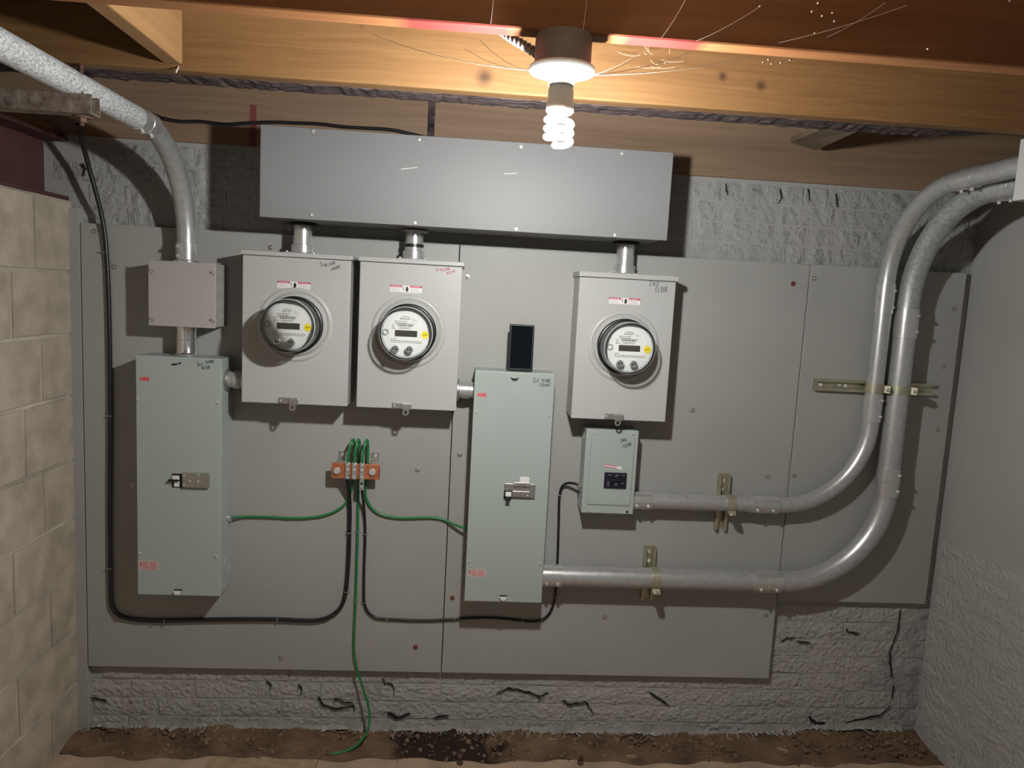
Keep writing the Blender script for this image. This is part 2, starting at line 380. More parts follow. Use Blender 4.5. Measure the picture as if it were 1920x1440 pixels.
while zc < 2.03:
    up = zc > 1.6; h = .068; x = -1.32+random.uniform(-.03, 0)+(.1 if row % 2 else 0)
    while x < 1.80:
        if up and x > .3: wd = random.uniform(.07, .135)
        elif up: wd = random.choice((.11, .2, .21))
        else: wd = random.choice((.20, .21, .22, .22))
        if x > 1.56 and not up: wd = .10
        x1 = x+wd
        if any(x1 > a and x < b and zc+h > c and zc < d for a, b, c, d in WIN) and zc+h < 2.04:
            mk = 'brick' if up or x > 1.56 else 'brick_rough'
            dp = random.uniform(.005, .011)
            brick(wall_back, 'brick', mk, (x+x1)/2-base.x, zc+h/2-base.z, wd-.0075, h-.007, dp, .030-base.y, random.uniform(-.012, .012))
        x = x1
    zc += h; row += 1

# cracks in the paint and mortar, their inner shade painted as thin black strips
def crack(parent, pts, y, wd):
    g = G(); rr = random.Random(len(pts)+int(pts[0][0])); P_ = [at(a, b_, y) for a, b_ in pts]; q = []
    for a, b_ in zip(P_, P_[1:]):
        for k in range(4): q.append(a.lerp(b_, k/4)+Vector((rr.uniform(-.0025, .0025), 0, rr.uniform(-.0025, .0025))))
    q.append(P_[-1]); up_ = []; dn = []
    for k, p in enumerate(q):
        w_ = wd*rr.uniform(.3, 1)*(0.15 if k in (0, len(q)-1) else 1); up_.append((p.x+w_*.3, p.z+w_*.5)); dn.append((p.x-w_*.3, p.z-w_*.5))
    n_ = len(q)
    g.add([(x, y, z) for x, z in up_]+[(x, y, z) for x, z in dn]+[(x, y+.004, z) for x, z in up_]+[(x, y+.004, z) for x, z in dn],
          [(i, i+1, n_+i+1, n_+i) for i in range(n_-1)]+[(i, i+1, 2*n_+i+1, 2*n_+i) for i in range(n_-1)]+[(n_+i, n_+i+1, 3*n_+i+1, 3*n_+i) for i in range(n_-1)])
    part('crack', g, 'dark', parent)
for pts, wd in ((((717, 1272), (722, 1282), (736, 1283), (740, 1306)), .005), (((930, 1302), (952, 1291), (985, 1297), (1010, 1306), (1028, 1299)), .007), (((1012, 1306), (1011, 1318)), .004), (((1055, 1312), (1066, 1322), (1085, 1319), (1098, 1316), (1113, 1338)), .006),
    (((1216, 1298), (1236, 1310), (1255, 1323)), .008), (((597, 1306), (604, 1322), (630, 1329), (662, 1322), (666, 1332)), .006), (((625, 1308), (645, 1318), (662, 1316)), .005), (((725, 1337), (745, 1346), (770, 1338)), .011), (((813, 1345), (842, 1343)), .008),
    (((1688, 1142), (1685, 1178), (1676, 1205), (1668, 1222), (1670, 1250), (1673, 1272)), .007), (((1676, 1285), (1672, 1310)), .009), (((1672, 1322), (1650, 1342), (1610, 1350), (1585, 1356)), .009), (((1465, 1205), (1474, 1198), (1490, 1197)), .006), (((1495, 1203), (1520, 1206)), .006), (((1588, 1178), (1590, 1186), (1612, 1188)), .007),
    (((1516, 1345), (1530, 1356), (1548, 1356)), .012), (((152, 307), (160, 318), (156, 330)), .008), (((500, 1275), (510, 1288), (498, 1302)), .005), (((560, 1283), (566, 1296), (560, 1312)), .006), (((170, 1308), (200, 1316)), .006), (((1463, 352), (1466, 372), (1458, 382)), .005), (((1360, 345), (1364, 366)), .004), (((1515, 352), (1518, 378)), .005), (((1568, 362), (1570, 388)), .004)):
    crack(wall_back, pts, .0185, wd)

# right wall: opens a little towards the room, bricks below a smooth skim coat
th = math.radians(5)
g = G(); g.box(0, 4.2, 0, .15, -.25, 2.028)
wall_right = struct('wall_right', g, 'smooth_wall')
off = wall_right.location.copy()
wall_right.rotation_euler.z = -(math.pi/2-th)
Rm = Matrix.Rotation(-(math.pi/2-th), 4, 'Z')
wall_right.location = Vector((1.775, .04, 0)) + Rm @ off
zc = -.02; row = 0
while zc < .76:
    x = 0.015+(.11 if row % 2 else 0)-.1
    while x < .75:
        wd = random.choice((.20, .21, .22)); x0 = max(x, .012); x1 = x+wd
        keep = True
        if keep and x1-x0 > .05:
            brick(wall_right, 'brick', 'brick_rough', (x0+x1)/2-off.x, zc+.034-off.z, x1-x0-.008, .061, random.uniform(.005, .009), 0-off.y, random.uniform(-.01, .01))
        x = x1
    zc += .068; row += 1

# left wall of concrete blocks
g = G(); g.box(-4.2, .034, .008, .20, -.25, 1.822)
wall_left = struct('wall_left', g, 'mortar')
off = wall_left.location.copy(); Rm = Matrix.Rotation(math.pi/2, 4, 'Z')
wall_left.rotation_euler.z = math.pi/2; wall_left.location = Vector((-1.285, 0, 0)) + Rm @ off
rows = [(1.594, 1.822, -.185), (1.393, 1.594, -.305), (1.19, 1.393, -.166), (.975, 1.19, -.26), (.773, .975, -.172), (.578, .773, -.335), (.383, .578, -.146), (.185, .383, -.33), (-.015, .185, -.16)]
for z0, z1, j in rows:
    cuts = [.028, j, j-.4, j-.8]
    for a, b_ in zip(cuts, cuts[1:]):
        brick(wall_left, 'concrete_block', 'block', (a+b_)/2-off.x, (z0+z1)/2-off.z, a-b_-.013, z1-z0-.013, .014, .009-off.y, random.uniform(-.003, .003))

g = G(); g.bbox(-1.30, -1.2535, .003, .05, -.02, 1.80, .002); struct('trim_1', g, 'smooth_wall')
# ================================================================== framing overhead
def board(name, x0, x1, y0, y1, z0, z1, m, label, cat, r=.004, group=None):
    g = G(); g.bbox(x0, x1, y0, y1, z0, z1, r, 2); return single(name, g, m, label, cat, group)
def marked_wood():
    """fir joist with red spray-paint marks on its underside beside the lamp"""
    m = MT['joist_near'].copy(); m.name = 'red_marked_fir'; nt = m.node_tree; b = nt.nodes['Principled BSDF']; L = nt.links
    src = b.inputs['Base Color'].links[0].from_socket
    geo = N(nt, 'ShaderNodeNewGeometry'); sx = N(nt, 'ShaderNodeSeparateXYZ'); L.new(geo.outputs['Position'], sx.inputs[0])
    tot = None
    for cx, hw in ((-.035, .115), (.325, .085)):
        s1 = N(nt, 'ShaderNodeMath', operation='SUBTRACT'); s1.inputs[1].default_value = cx; L.new(sx.outputs['X'], s1.inputs[0])
        s2 = N(nt, 'ShaderNodeMath', operation='ABSOLUTE'); L.new(s1.outputs[0], s2.inputs[0])
        s3 = N(nt, 'ShaderNodeMapRange'); s3.inputs['From Min'].default_value = hw; s3.inputs['From Max'].default_value = hw*.7; L.new(s2.outputs[0], s3.inputs['Value'])
        if tot: a = N(nt, 'ShaderNodeMath', operation='MAXIMUM'); L.new(tot, a.inputs[0]); L.new(s3.outputs[0], a.inputs[1]); tot = a.outputs[0]
        else: tot = s3.outputs[0]
    zz = N(nt, 'ShaderNodeMapRange'); zz.inputs['From Min'].default_value = 2.056; zz.inputs['From Max'].default_value = 2.053; L.new(sx.outputs['Z'], zz.inputs['Value'])
    ml = N(nt, 'ShaderNodeMath', operation='MULTIPLY'); L.new(tot, ml.inputs[0]); L.new(zz.outputs[0], ml.inputs[1])
    mx = N(nt, 'ShaderNodeMix', data_type='RGBA'); L.new(ml.outputs[0], mx.inputs['Factor']); L.new(src, mx.inputs['A']); mx.inputs['B'].default_value = (.17, .022, .018, 1)
    L.new(mx.outputs['Result'], b.inputs['Base Color']); return m
MT['joist_marked'] = marked_wood()
board('floor_joist', -1.7, 2.3, -1.145, -1.105, 2.05, 2.235, 'joist_marked', 'nearest dark brown floor joist across the top, lamp fixed under it', 'joist')
board('floor_joist', -1.7, 2.3, -.735, -.695, 2.05, 2.235, 'joist_new', 'orange fir floor joist lit by the lamp, behind the bulb', 'joist')
# old rough joist with a ragged lower edge
g = G(); rr = random.Random(5); n_ = 260; vs = []; fs = []
for i in range(n_+1):
    x = -1.7+3.12*i/n_; e = rr.uniform(-.0012, .0012)
    if x > 1.15: e += (x-1.15)*.10
    zb = 2.050+e
    for y, z in ((-.694, 2.235), (-.694, zb+rr.uniform(-.001, .001)), (-.655, zb+rr.uniform(-.0015, .0015)), (-.618+rr.uniform(-.002, .002), zb+rr.uniform(-.001, .002)), (-.612, 2.235)): vs.append((x, y, z))
for i in range(n_):
    for j in range(4): a = i*5+j; fs.append((a, a+1, a+6, a+5))
g.add(vs, fs); single('rough_joist', g, 'old', 'blackened rough-sawn old joist behind the orange joist', 'joist')
xs = at(810, 215, .02).x
board('rim_board', -1.7, xs-.002, .018, .06, 2.03, 2.235, 'rim', 'left brown rim board with a painted red stripe on top of the wall', 'rim board', .002)
board('rim_board', xs+.002, 2.3, .018, .06, 2.03, 2.235, 'rim', 'right brown rim board above the painted brick on top of the wall', 'rim board', .002)
board('wall_batten', xs-.012, xs+.010, .012, .0178, 2.032, 2.234, 'old', 'short dark stained batten covering the rim board joint', 'batten', .002)
p = at(475, 190, .018); g = G(); g.box(p.x-.010, p.x+.010, .0165, .0179, 2.032, 2.16); single('paint_stripe', g, 'red', 'dark red vertical paint stripe on the left rim board', 'paint mark')
board('joist_blocking', -.692, -.651, -1.104, -.736, 2.062, 2.235, 'blocking', 'short pale orange blocking board between the two joists, upper left', 'blocking')
# pale shim jammed under the old joist
a, b_, c, d = at(1483, 268, -.06), at(1530, 282, -.06), at(1606, 247, -.52), at(1545, 240, -.52)
g = G(); pts = [a, b_, c, d]; g.add([tuple(q) for q in pts]+[tuple(q+Vector((0, .004, .018))) for q in pts], [(0, 1, 2, 3), (7, 6, 5, 4), (0, 4, 5, 1), (1, 5, 6, 2), (2, 6, 7, 3), (3, 7, 4, 0)])
single('wood_shim', g, 'shim', 'splintered grey wood shim hanging from the old joist, right of centre', 'shim')

p, q = at(336, 122, -.73), at(330, 136, -.75); g = G(); g.tube([p+Vector((0, .008, .002)), p, q], .0014, 6); single('bent_nail', g, 'label', 'bright bent nail at the foot of the blocking board', 'nail')
# steel beam on the block wall
t = thing('steel_beam', 'dark red steel I-beam lying on top of the concrete block wall', 'beam', (-1.38, -1.9, 1.824))
g = G(); g.box(-1.385, -1.375, -4.2, .033, 1.836, 2.008); part('web', g, 'red_steel', t)
g = G(); g.bbox(-1.46, -1.30, -4.2, .033, 2.007, 2.02, .003); part('top_flange', g, 'red_steel', t)
g = G(); g.bbox(-1.46, -1.30, -4.2, .033, 1.824, 1.837, .003); part('bottom_flange', g, 'red_steel', t)
board('sill_plank', -1.47, -1.32, -4.0, .015, 2.021, 2.049, 'blocking', 'orange wood sill plank showing above the red steel beam', 'plank')

# ================================================================== plywood backboards
def screws_on(parent, lst):
    for px, py, red in lst:
        g = G(); p = at(px, py, 0); g.lathe((p.x, -.0002, p.z), (0, -1, 0), [(.0085, 0), (.0085, .0012), (.0065, .0016), (.006, .0035), (.0025, .0042), (.0001, .0025)], 14)
        part('board_screw', g, 'red' if red else 'steel', parent, 'red-painted screw' if red else None)
def plywood(x0, x1, z0, z1, label, scr):
    t = thing('plywood_board', label, 'plywood', ((x0+x1)/2, .009, z0))
    g = G(); g.bbox(x0, x1, 0, .018, z0, z1, .0012, 1); part('panel', g, 'board', t); screws_on(t, scr); return t
plywood(-1.250, -.0325, .244, 1.754, 'left large grey plywood board behind the two first-floor meters', [(177, 434, 0), (215, 500, 0), (508, 464, 0), (783, 881, 0), (527, 1233, 0), (284, 1172, 0), (249, 910, 0), (779, 1213, 1)])
plywood(-.0295, 1.1735, .244, 1.754, 'middle large grey plywood board behind the second-floor meter', [(876, 519, 0), (862, 852, 0), (848, 1121, 1), (1133, 1156, 0), (1435, 1153, 0), (1487, 532, 1), (1298, 769, 0), (1439, 893, 0), (1189, 509, 0)])
plywood(1.1765, 1.738, .546, 1.756, 'narrow grey plywood board at the right behind the vertical conduits', [(1526, 522, 0), (1489, 892, 0), (1788, 579, 0), (1769, 687, 0), (1758, 805, 0)])

# ================================================================== conduit parts
def arc(c, r, a0, a1, u, w_, n=16):
    c, u, w_ = Vector(c), Vector(u), Vector(w_)
    return [c+u*r*math.cos(a0+(a1-a0)*i/n)+w_*r*math.sin(a0+(a1-a0)*i/n) for i in range(n+1)]
def coupling(parent, p0, p1, r, sdir, name='coupling', nset=2):
    """set-screw fitting with two rolled ends and a middle stop"""
    p0, p1 = Vector(p0), Vector(p1); d = (p1-p0).normalized(); L_ = (p1-p0).length; g = G()
    g.lathe(p0, d, [(r+.0005, 0), (r+.0028, .0005), (r+.0028, L_*.46), (r+.0042, L_*.47), (r+.0042, L_*.53), (r+.0028, L_*.54), (r+.0028, L_-.0005), (r+.0005, L_)], 28)
    o = part(name, g, 'zinc', parent)
    for t in ((.22, .78) if nset == 2 else (.3, .7)):
        q = p0+d*(L_*t)+Vector(sdir).normalized()*(r+.0026); g = G()
        g.lathe(q, sdir, [(.0052, 0), (.0052, .006), (.004, .0072), (.0001, .0072)], 8); part('set_screw', g, 'screw', o)
    return o
def pipe(parent, pts, r, m, name='pipe'):
    g = G(); g.tube(pts, r, 24); return part(name, g, m, parent)

# left conduit: painted run along the ceiling, bend, drop into the junction box
X0, YV, ZR, r, R = -.897, -.055, 2.010, .0287, .300
t = thing('conduit_run', 'left conduit, white overspray turning to bare steel bend above the junction box', 'conduit', (X0, YV, 1.644))
yb = YV-R
pipe(t, [(X0, -3.4, ZR), (X0, yb-.03, ZR)], r+.0012, 'white_pipe', 'painted_pipe')
pipe(t, [(X0, yb-.03, ZR), (X0, yb, ZR)]+arc((X0, yb, ZR-R), R, math.pi/2, 0, (0, 1, 0), (0, 0, 1))+[(X0, YV, 1.655)], r, 'emt', 'elbow')
coupling(t, (X0, yb-.055, ZR), (X0, yb+.045, ZR), r, (.3, 0, -1))
coupling(t, (X0, YV, 1.652), (X0, YV, 1.705), r, (-.6, -1, 0), 'box_connector')
g = G(); g.lathe((X0, YV, 1.6445), (0, 0, 1), [(.030, 0), (.040, 0), (.040, .005), (.031, .009)], 28); part('locknut', g, 'chrome', t)

def right_run(label, r, zh, x0, xv, yv, zr, R, R2, hcoup, m1, m2, vc, uc, zt):
    t = thing('conduit_run', label, 'conduit', ((x0+xv)/2, yv, zh))
    xe = xv-R; ze = zh+R
    coupling(t, (x0+.001, yv, zh), (x0+.07, yv, zh), r, (0, -1, -.45), 'box_connector')
    pipe(t, [(x0+.03, yv, zh), (hcoup, yv, zh)], r, m1, 'pipe')
    coupling(t, (hcoup-.05, yv, zh), (hcoup+.05, yv, zh), r, (0, -1, -.5))
    pipe(t, [(hcoup, yv, zh)]+arc((xe, yv, ze), R, -math.pi/2, 0, (1, 0, 0), (0, 0, 1), 22)+[(xv, yv, vc)], r, m1, 'elbow')
    coupling(t, (xv, yv, vc-.05), (xv, yv, vc+.05), r, (.55, -1, 0))
    pipe(t, [(xv, yv, vc), (xv, yv, uc)], r, m1, 'pipe')
    coupling(t, (xv, yv, uc-.05), (xv, yv, uc+.05), r, (.55, -1, 0))
    yt = yv-R2
    pipe(t, [(xv, yv, uc)]+arc((xv, yt, zr-R2), R2, 0, math.pi/2, (0, 1, 0), (0, 0, 1), 20)+[(xv, yt-.05, zr)], r, m2, 'elbow')
    coupling(t, (xv, yt-.09, zr), (xv, yt-.01, zr), r, (.1, .1, -1))
    pipe(t, [(xv, yt-.05, zr), (xv, -.662, zr)], r, m2, 'pipe')
    return t
right_run('slimmer conduit from the small breaker box, bending up and over to the right', .0275, .916, .597, 1.422, -.050, 1.997, .300, .300, 1.065, 'emt', 'emt', 1.275, 1.650, 1.7)
right_run('thicker lower conduit from the first-floor-front switch, bending up and over', .0360, .640, .300, 1.502, -.0585, 1.972, .345, .345, 1.098, 'emt', 'emt_dull', 1.018, 1.572, 1.6)

# box at the right edge under the joist that takes both conduits
t = thing('pull_box', 'pale grey box at the right edge under the joist, conduits entering it', 'box', (1.6, -.74, 1.897))
g = G(); g.bbox(1.366, 1.80, -.80, -.662, 1.897, 2.049, .002); part('body', g, 'enamel', t)
g = G(); g.bbox(1.362, 1.804, -.806, -.7995, 1.893, 2.049, .002); part('cover', g, 'enamel', t)
for x in (1.39, 1.77):
    g = G(); screw_g(g, (x, -.806, 1.91)); part('cover_screw', g, 'steel', t)

# strut rails and pipe clamps
def strut(label, p0, p1, across, slots):
    p0, p1 = Vector(p0), Vector(p1); d = (p1-p0).normalized(); a = Vector(across); n_ = Vector((0, -1, 0)); hw = .0205; dp = .021; t_ = .0025; li = .009
    t = thing('strut_rail', label, 'strut', (p0+p1)/2)
    prof = [(-hw, 0), (hw, 0), (hw, dp), (hw-li, dp), (hw-li, dp-.006), (hw-li+t_, dp-.006), (hw-li+t_, dp-t_), (hw-t_, dp-t_), (hw-t_, t_), (-hw+t_, t_), (-hw+t_, dp-t_), (-hw+li-t_, dp-t_), (-hw+li-t_, dp-.006), (-hw+li, dp-.006), (-hw+li, dp), (-hw, dp)]
    g = G(); g.sweep(prof, p0, p1, a, n_); part('channel', g, 'strut', t)
    L_ = (p1-p0).length
    for s_ in slots:
        q = p0+d*(L_*s_)+n_*.0026; g = G(); g.lathe(q, n_, [(.0065, 0), (.0065, .0003), (.0001, .0003)], 12); part('slot', g, 'label', t, 'pale slot in the channel')
    for s_ in (slots[0]+(.16 if slots[0] < .8 else -.16),):
        q = p0+d*(L_*s_)+n_*.0026; g = G(); screw_g(g, q, .007, .006); part('screw', g, 'screw', t)
    return t
def clamp(label, c, axis, r, side):
    """two-piece strap with a bolted ear"""
    c, ax, sd = Vector(c), Vector(axis).normalized(), Vector(side).normalized()
    t = thing('pipe_clamp', label, 'clamp', c)
    g = G(); ring_g(g, c-ax*.015, ax, r+.0004, r+.0032, 0, .030, 28); part('strap', g, 'strut', t)
    e = c+sd*(r+.001); n_ = Vector((0, -1, 0))
    g = G(); u = ax
    for k in (-1, 1):
        q = e+n_*(.010)+sd.cross(ax)*0
        v = [q+u*a+sd*b_+n_*(k*.006)+n_*c_ for c_ in (-.0012, .0012) for a, b_ in ((-.012, -.006), (.012, -.006), (.012, .012), (-.012, .012))]
        g.add(v, [(0, 1, 2, 3), (7, 6, 5, 4), (0, 4, 5, 1), (1, 5, 6, 2), (2, 6, 7, 3), (3, 7, 4, 0)])
    part('ear', g, 'strut', t)
    g = G(); q = e+sd*.005+n_*.0; g.cyl(q, q+n_*.030, .0032, 10); g.lathe(q+n_*.019, n_, [(.007, 0), (.007, .005), (.0001, .006)], 6, False); part('bolt', g, 'chrome', t)
    return t
a, b_ = at(1359, 889, -.012), at(1349, 992, -.012); xm = (a.x+b_.x)/2
strut('upright strut rail behind the slimmer conduit', (xm, -.0002, b_.z), (xm, -.0002, a.z), (1, 0, 0), [.88])
clamp('yellow clamp on the slimmer horizontal conduit', (xm+.012, -.050, .916), (1, 0, 0), .0275, (0, -.6, -.8))
a, b_ = at(1218, 1025, -.012), at(1213, 1123, -.012); xm = (a.x+b_.x)/2
strut('upright strut rail behind the thicker lower conduit', (xm, -.0002, b_.z), (xm, -.0002, a.z), (1, 0, 0), [.72])
clamp('yellow clamp on the thicker horizontal conduit', (xm+.010, -.0585, .640), (1, 0, 0), .0360, (0, -.6, -.8))
a, b_ = at(1527, 720, -.012), at(1750, 731, -.012); zm = (a.z+b_.z)/2
strut('level strut rail holding the two vertical conduits', (a.x, -.0002, zm), (b_.x, -.0002, zm), (0, 0, 1), [.06, .27])
clamp('yellow clamp on the slimmer vertical conduit', (1.422, -.050, zm), (0, 0, 1), .0275, (.75, -.66, 0))
clamp('yellow clamp on the thicker vertical conduit', (1.502, -.0585, zm), (0, 0, 1), .0360, (.75, -.66, 0))

# hanger under the painted conduit
zs_ = 1.9395; ys_ = -.738; xe_ = at(176, 195, -.745).x; xr_ = at(155, 150, -.715).x
t = thing('strut_hanger', 'weathered strut hanger on a threaded rod under the white conduit', 'hanger', (-1.05, ys_, zs_))
hw, dp, t_ = .0205, .041, .0028
prof = [(-hw, 0), (hw, 0), (hw, dp), (hw-.009, dp), (hw-.009, dp-t_), (hw-t_, dp-t_), (hw-t_, t_), (-hw+t_, t_), (-hw+t_, dp-t_), (-hw+.009, dp-t_), (-hw+.009, dp), (-hw, dp)]
g = G(); g.sweep(prof, (-1.45, ys_, zs_), (xe_, ys_, zs_), (0, 1, 0), (0, 0, 1)); part('channel', g, 'strut_old', t)
n_ = int((2.0495-zs_+.02)/.002); yr_ = -.722
g = G(); g.tube([(xr_, yr_, zs_-.02+.002*i) for i in range(n_+1)], [.0052 if i % 2 else .0042 for i in range(n_+1)], 10); part('threaded_rod', g, 'rust', t)
g = G(); g.lathe((xr_, yr_, zs_-.0035), (0, 0, 1), [(.006, 0), (.019, 0), (.019, .003), (.006, .003)], 20, False); part('washer', g, 'rust', t)
g = G(); g.lathe((xr_, yr_, zs_-.013), (0, 0, 1), [(.0001, 0), (.011, 0), (.011, .0095), (.0001, .0095)], 6, False); part('nut', g, 'rust', t)

# ================================================================== enclosures
t = thing('wireway', 'long pale grey wireway trough across the top of the board', 'wireway', (-.008, -.12, 1.786))
g = G(); g.bbox(-.612, .595, -.250, .016, 1.789, 2.040, .002); part('trough', g, 'duct', t)
g = G(); g.bbox(-.615, .598, -.2545, -.2500, 1.784, 2.044, .0015); part('cover', g, 'duct', t)
for px, py in ((587, 246), (786, 262), (977, 275), (1166, 288), (584, 403), (778, 418), (968, 430), (1153, 441)):
    p = at(px, py, -.2545); g = G(); screw_g(g, p, .0058, .0045); part('cover_screw', g, 'screw', t)
for a, b_ in (((752, 317), (782, 314)), ((946, 326), (968, 325))):
    p, q = at(*a, -.2547), at(*b_, -.2547); g = G(); g.stroke([(p.x, p.z), (q.x, q.z)], -.2547, .0016); part('scratch', g, 'label', t, 'short bright scratch')

def nipple(label, x, z0, z1, band=False):
    y = -.072; t = thing('conduit_nipple', label, 'conduit nipple', (x, y, z0))
    g = G(); g.cyl((x, y, z0), (x, y, z1), .0292, 28); part('pipe', g, 'zinc', t)
    g = G(); g.lathe((x, y, z0), (0, 0, 1), [(.0293, .030), (.0345, .028), (.0355, .004), (.0293, .003)], 28); part('hub', g, 'zinc', t)
    g = G(); g.bbox(x-.047, x+.047, y-.045, y+.045, z0-.001, z0+.0035, .0015); o = part('flange_plate', g, 'zinc', t)
    for sx in (-1, 1):
        for sy in (-1, 1):
            g = G(); screw_g(g, (x+sx*.040, y+sy*.036, z0+.0035), .0042, .004, (0, 0, 1)); part('flange_screw', g, 'screw', o)
    g = G(); g.lathe((x, y, z1), (0, 0, -1), [(.029, 0), (.044, 0), (.044, .005), (.030, .006)], 28); part('locknut', g, 'dark' if not band else 'steel', t)
    if band:
        g = G(); g.lathe((x, y, z0+.040), (0, 0, 1), [(.0292, 0), (.0315, .001), (.0315, .010), (.0292, .011)], 28); part('band', g, 'black', t, 'black ring round the nipple')
nipple('short steel nipple from the wireway into the leftmost meter box', -.530, 1.691, 1.785)
nipple('short steel nipple with a black ring above the middle meter box', -.177, 1.691, 1.785, True)
nipple('short steel nipple from the wireway into the second-floor meter box', .512, 1.684, 1.785)

def danger_label(parent, px0, py0, px1, py1, y):
    p, q = at(px0, py0, y), at(px1, py1, y); x0, x1, z1, z0 = p.x, q.x, p.z, q.z; w_ = x1-x0; h = z1-z0
    g = G(); g.box(x0, x1, y, y+.0006, z0, z1); o = part('danger_label', g, 'label', parent, 'white danger label with red headings')
    g = G(); g.box(x0, x0+w_*.375, y-.0003, y, z1-h*.27, z1); g.box(x0+w_*.625, x1, y-.0003, y, z1-h*.27, z1); part('heading', g, 'label_red', o)
    g = text_g('DANGER', x0+w_*.115, z1-h*.24, y-.0005, h*.26); b2 = text_g('PELIGRO', x0+w_*.725, z1-h*.24, y-.0005, h*.26)
    g.add(b2.v, b2.f)
    for xx in (x0+w_*.07, x0+w_*.68): g.add([(xx-.0024, y-.0005, z1-h*.23), (xx+.0024, y-.0005, z1-h*.23), (xx, y-.0005, z1-h*.06)], [(0, 1, 2)])
    part('heading_text', g, 'label', o)
    g = G(); rr = random.Random(1)
    for xa, xb in ((x0+w_*.03, x0+w_*.36), (x0+w_*.64, x1-w_*.03)):
        for k in range(5):
            zz = z1-h*(.38+.12*k); g.stroke([(xa, zz), (xb-rr.uniform(0, .3)*(xb-xa), zz)], y-.0004, h*.035)
    part('fine_print', g, 'meter_grey', o)
    g = G(); cx = x0+w_*.53; cz = z0+h*.45
    g.add([(cx-.004, y-.0005, cz-.006), (cx+.003, y-.0005, cz-.007), (cx+.005, y-.0005, cz+.001), (cx+.003, y-.0005, cz+.008), (cx-.001, y-.0005, cz+.009), (cx-.004, y-.0005, cz+.003)], [tuple(range(6))])
    g.stroke([(cx-.013, cz+.008), (cx-.010, cz+.004), (cx-.012, cz+.001), (cx-.009, cz-.003)], y-.0005, .0018); part('hand_symbol', g, 'ink', o)

def meter_box(label, x0, x1, z0, z1, zh, mx, mz, note, notecol, dl, latch, ko):
    yf = -.128
    t = thing('meter_box', label, 'meter box', ((x0+x1)/2, -.06, z0))
    g = G(); g.bbox(x0+.001, x1-.001, yf+.006, -.0004, z0+.001, z1+.004, .002); part('body', g, 'enamel', t)
    g = G(); g.bbox(x0, x1, yf, yf+.0058, z0, z1, .0022); part('cover', g, 'enamel', t)
    g = G(); g.bbox(x0-.004, x1+.006, yf-.010, -.0004, z1+.001, zh, .0022); part('hood', g, 'enamel', t)
    g = G(); g.lathe((mx, yf, mz), (0, -1, 0), [(.118, -.0005), (.114, .004), (.109, .0055), (.104, .004), (.101, .001), (.098, .006), (.0935, .012), (.090, .012), (.090, 0)], 56); part('meter_ring', g, 'enamel', t)
    danger_label(t, *dl, yf-.0008)
    part('handwriting', hand(note, yf-.0006, .0014), notecol, t, 'hand-written floor note')
    p = at(*latch, yf-.003); g = G()
    g.bbox(p.x-.030, p.x+.030, yf-.006, yf-.0001, p.z-.004, p.z+.016, .0015); g.bbox(p.x+.002, p.x+.032, yf-.012, yf-.006, p.z-.006, p.z+.014, .0015)
    o = part('latch', g, 'steel', t)
    g = G(); c = Vector((p.x+.014, yf-.009, p.z-.014)); ring_g(g, c, (0, -1, 0), .0055, .0105, -.002, .002, 20); part('seal_ring', g, 'steel', o)
    g = G(); screw_g(g, (p.x-.024, yf-.006, p.z+.006), .004, .003); part('rivet', g, 'screw', o)
    p = at(*ko, yf); g = G(); ring_g(g, (p.x, yf, p.z), (0, -1, 0), .009, .0105, -.0005, .0008, 20); part('knockout', g, 'enamel', t)
    return t
meter_box('leftmost meter box, black note 1st floor front in its top corner', -.700, -.367, 1.213, 1.676, 1.691, -.536, 1.467, [('1st', 601, 499, 8, 11, .1), ('FLOOR', 611, 501, 5, 21, .40), ('FRONT', 622, 508, 5, 20, .42)], 'ink', (520, 526.5, 582, 543), (541, 755), (582, 743))
meter_box('middle meter box, red note 1st floor rear in its top corner', -.339, -.018, 1.213, 1.676, 1.691, -.181, 1.462, [('1st', 817, 508, 6, 11, .1), ('FLOOR', 828, 509, 5, 17, .25), ('REAR', 839, 515, 5, 17, .35)], 'red_ink', (731.5, 534, 791, 550), (753, 764), (793, 753))
meter_box('right meter box, black note 2nd floor in its top corner', .358, .673, 1.206, 1.666, 1.684, .515, 1.450, [('2ND', 1217, 536, 9, 20, 0), ('FLOOR', 1229, 549, 11, 24, .10)], 'ink', (1142.5, 557.5, 1200, 572), (1150, 784), (1188, 773))

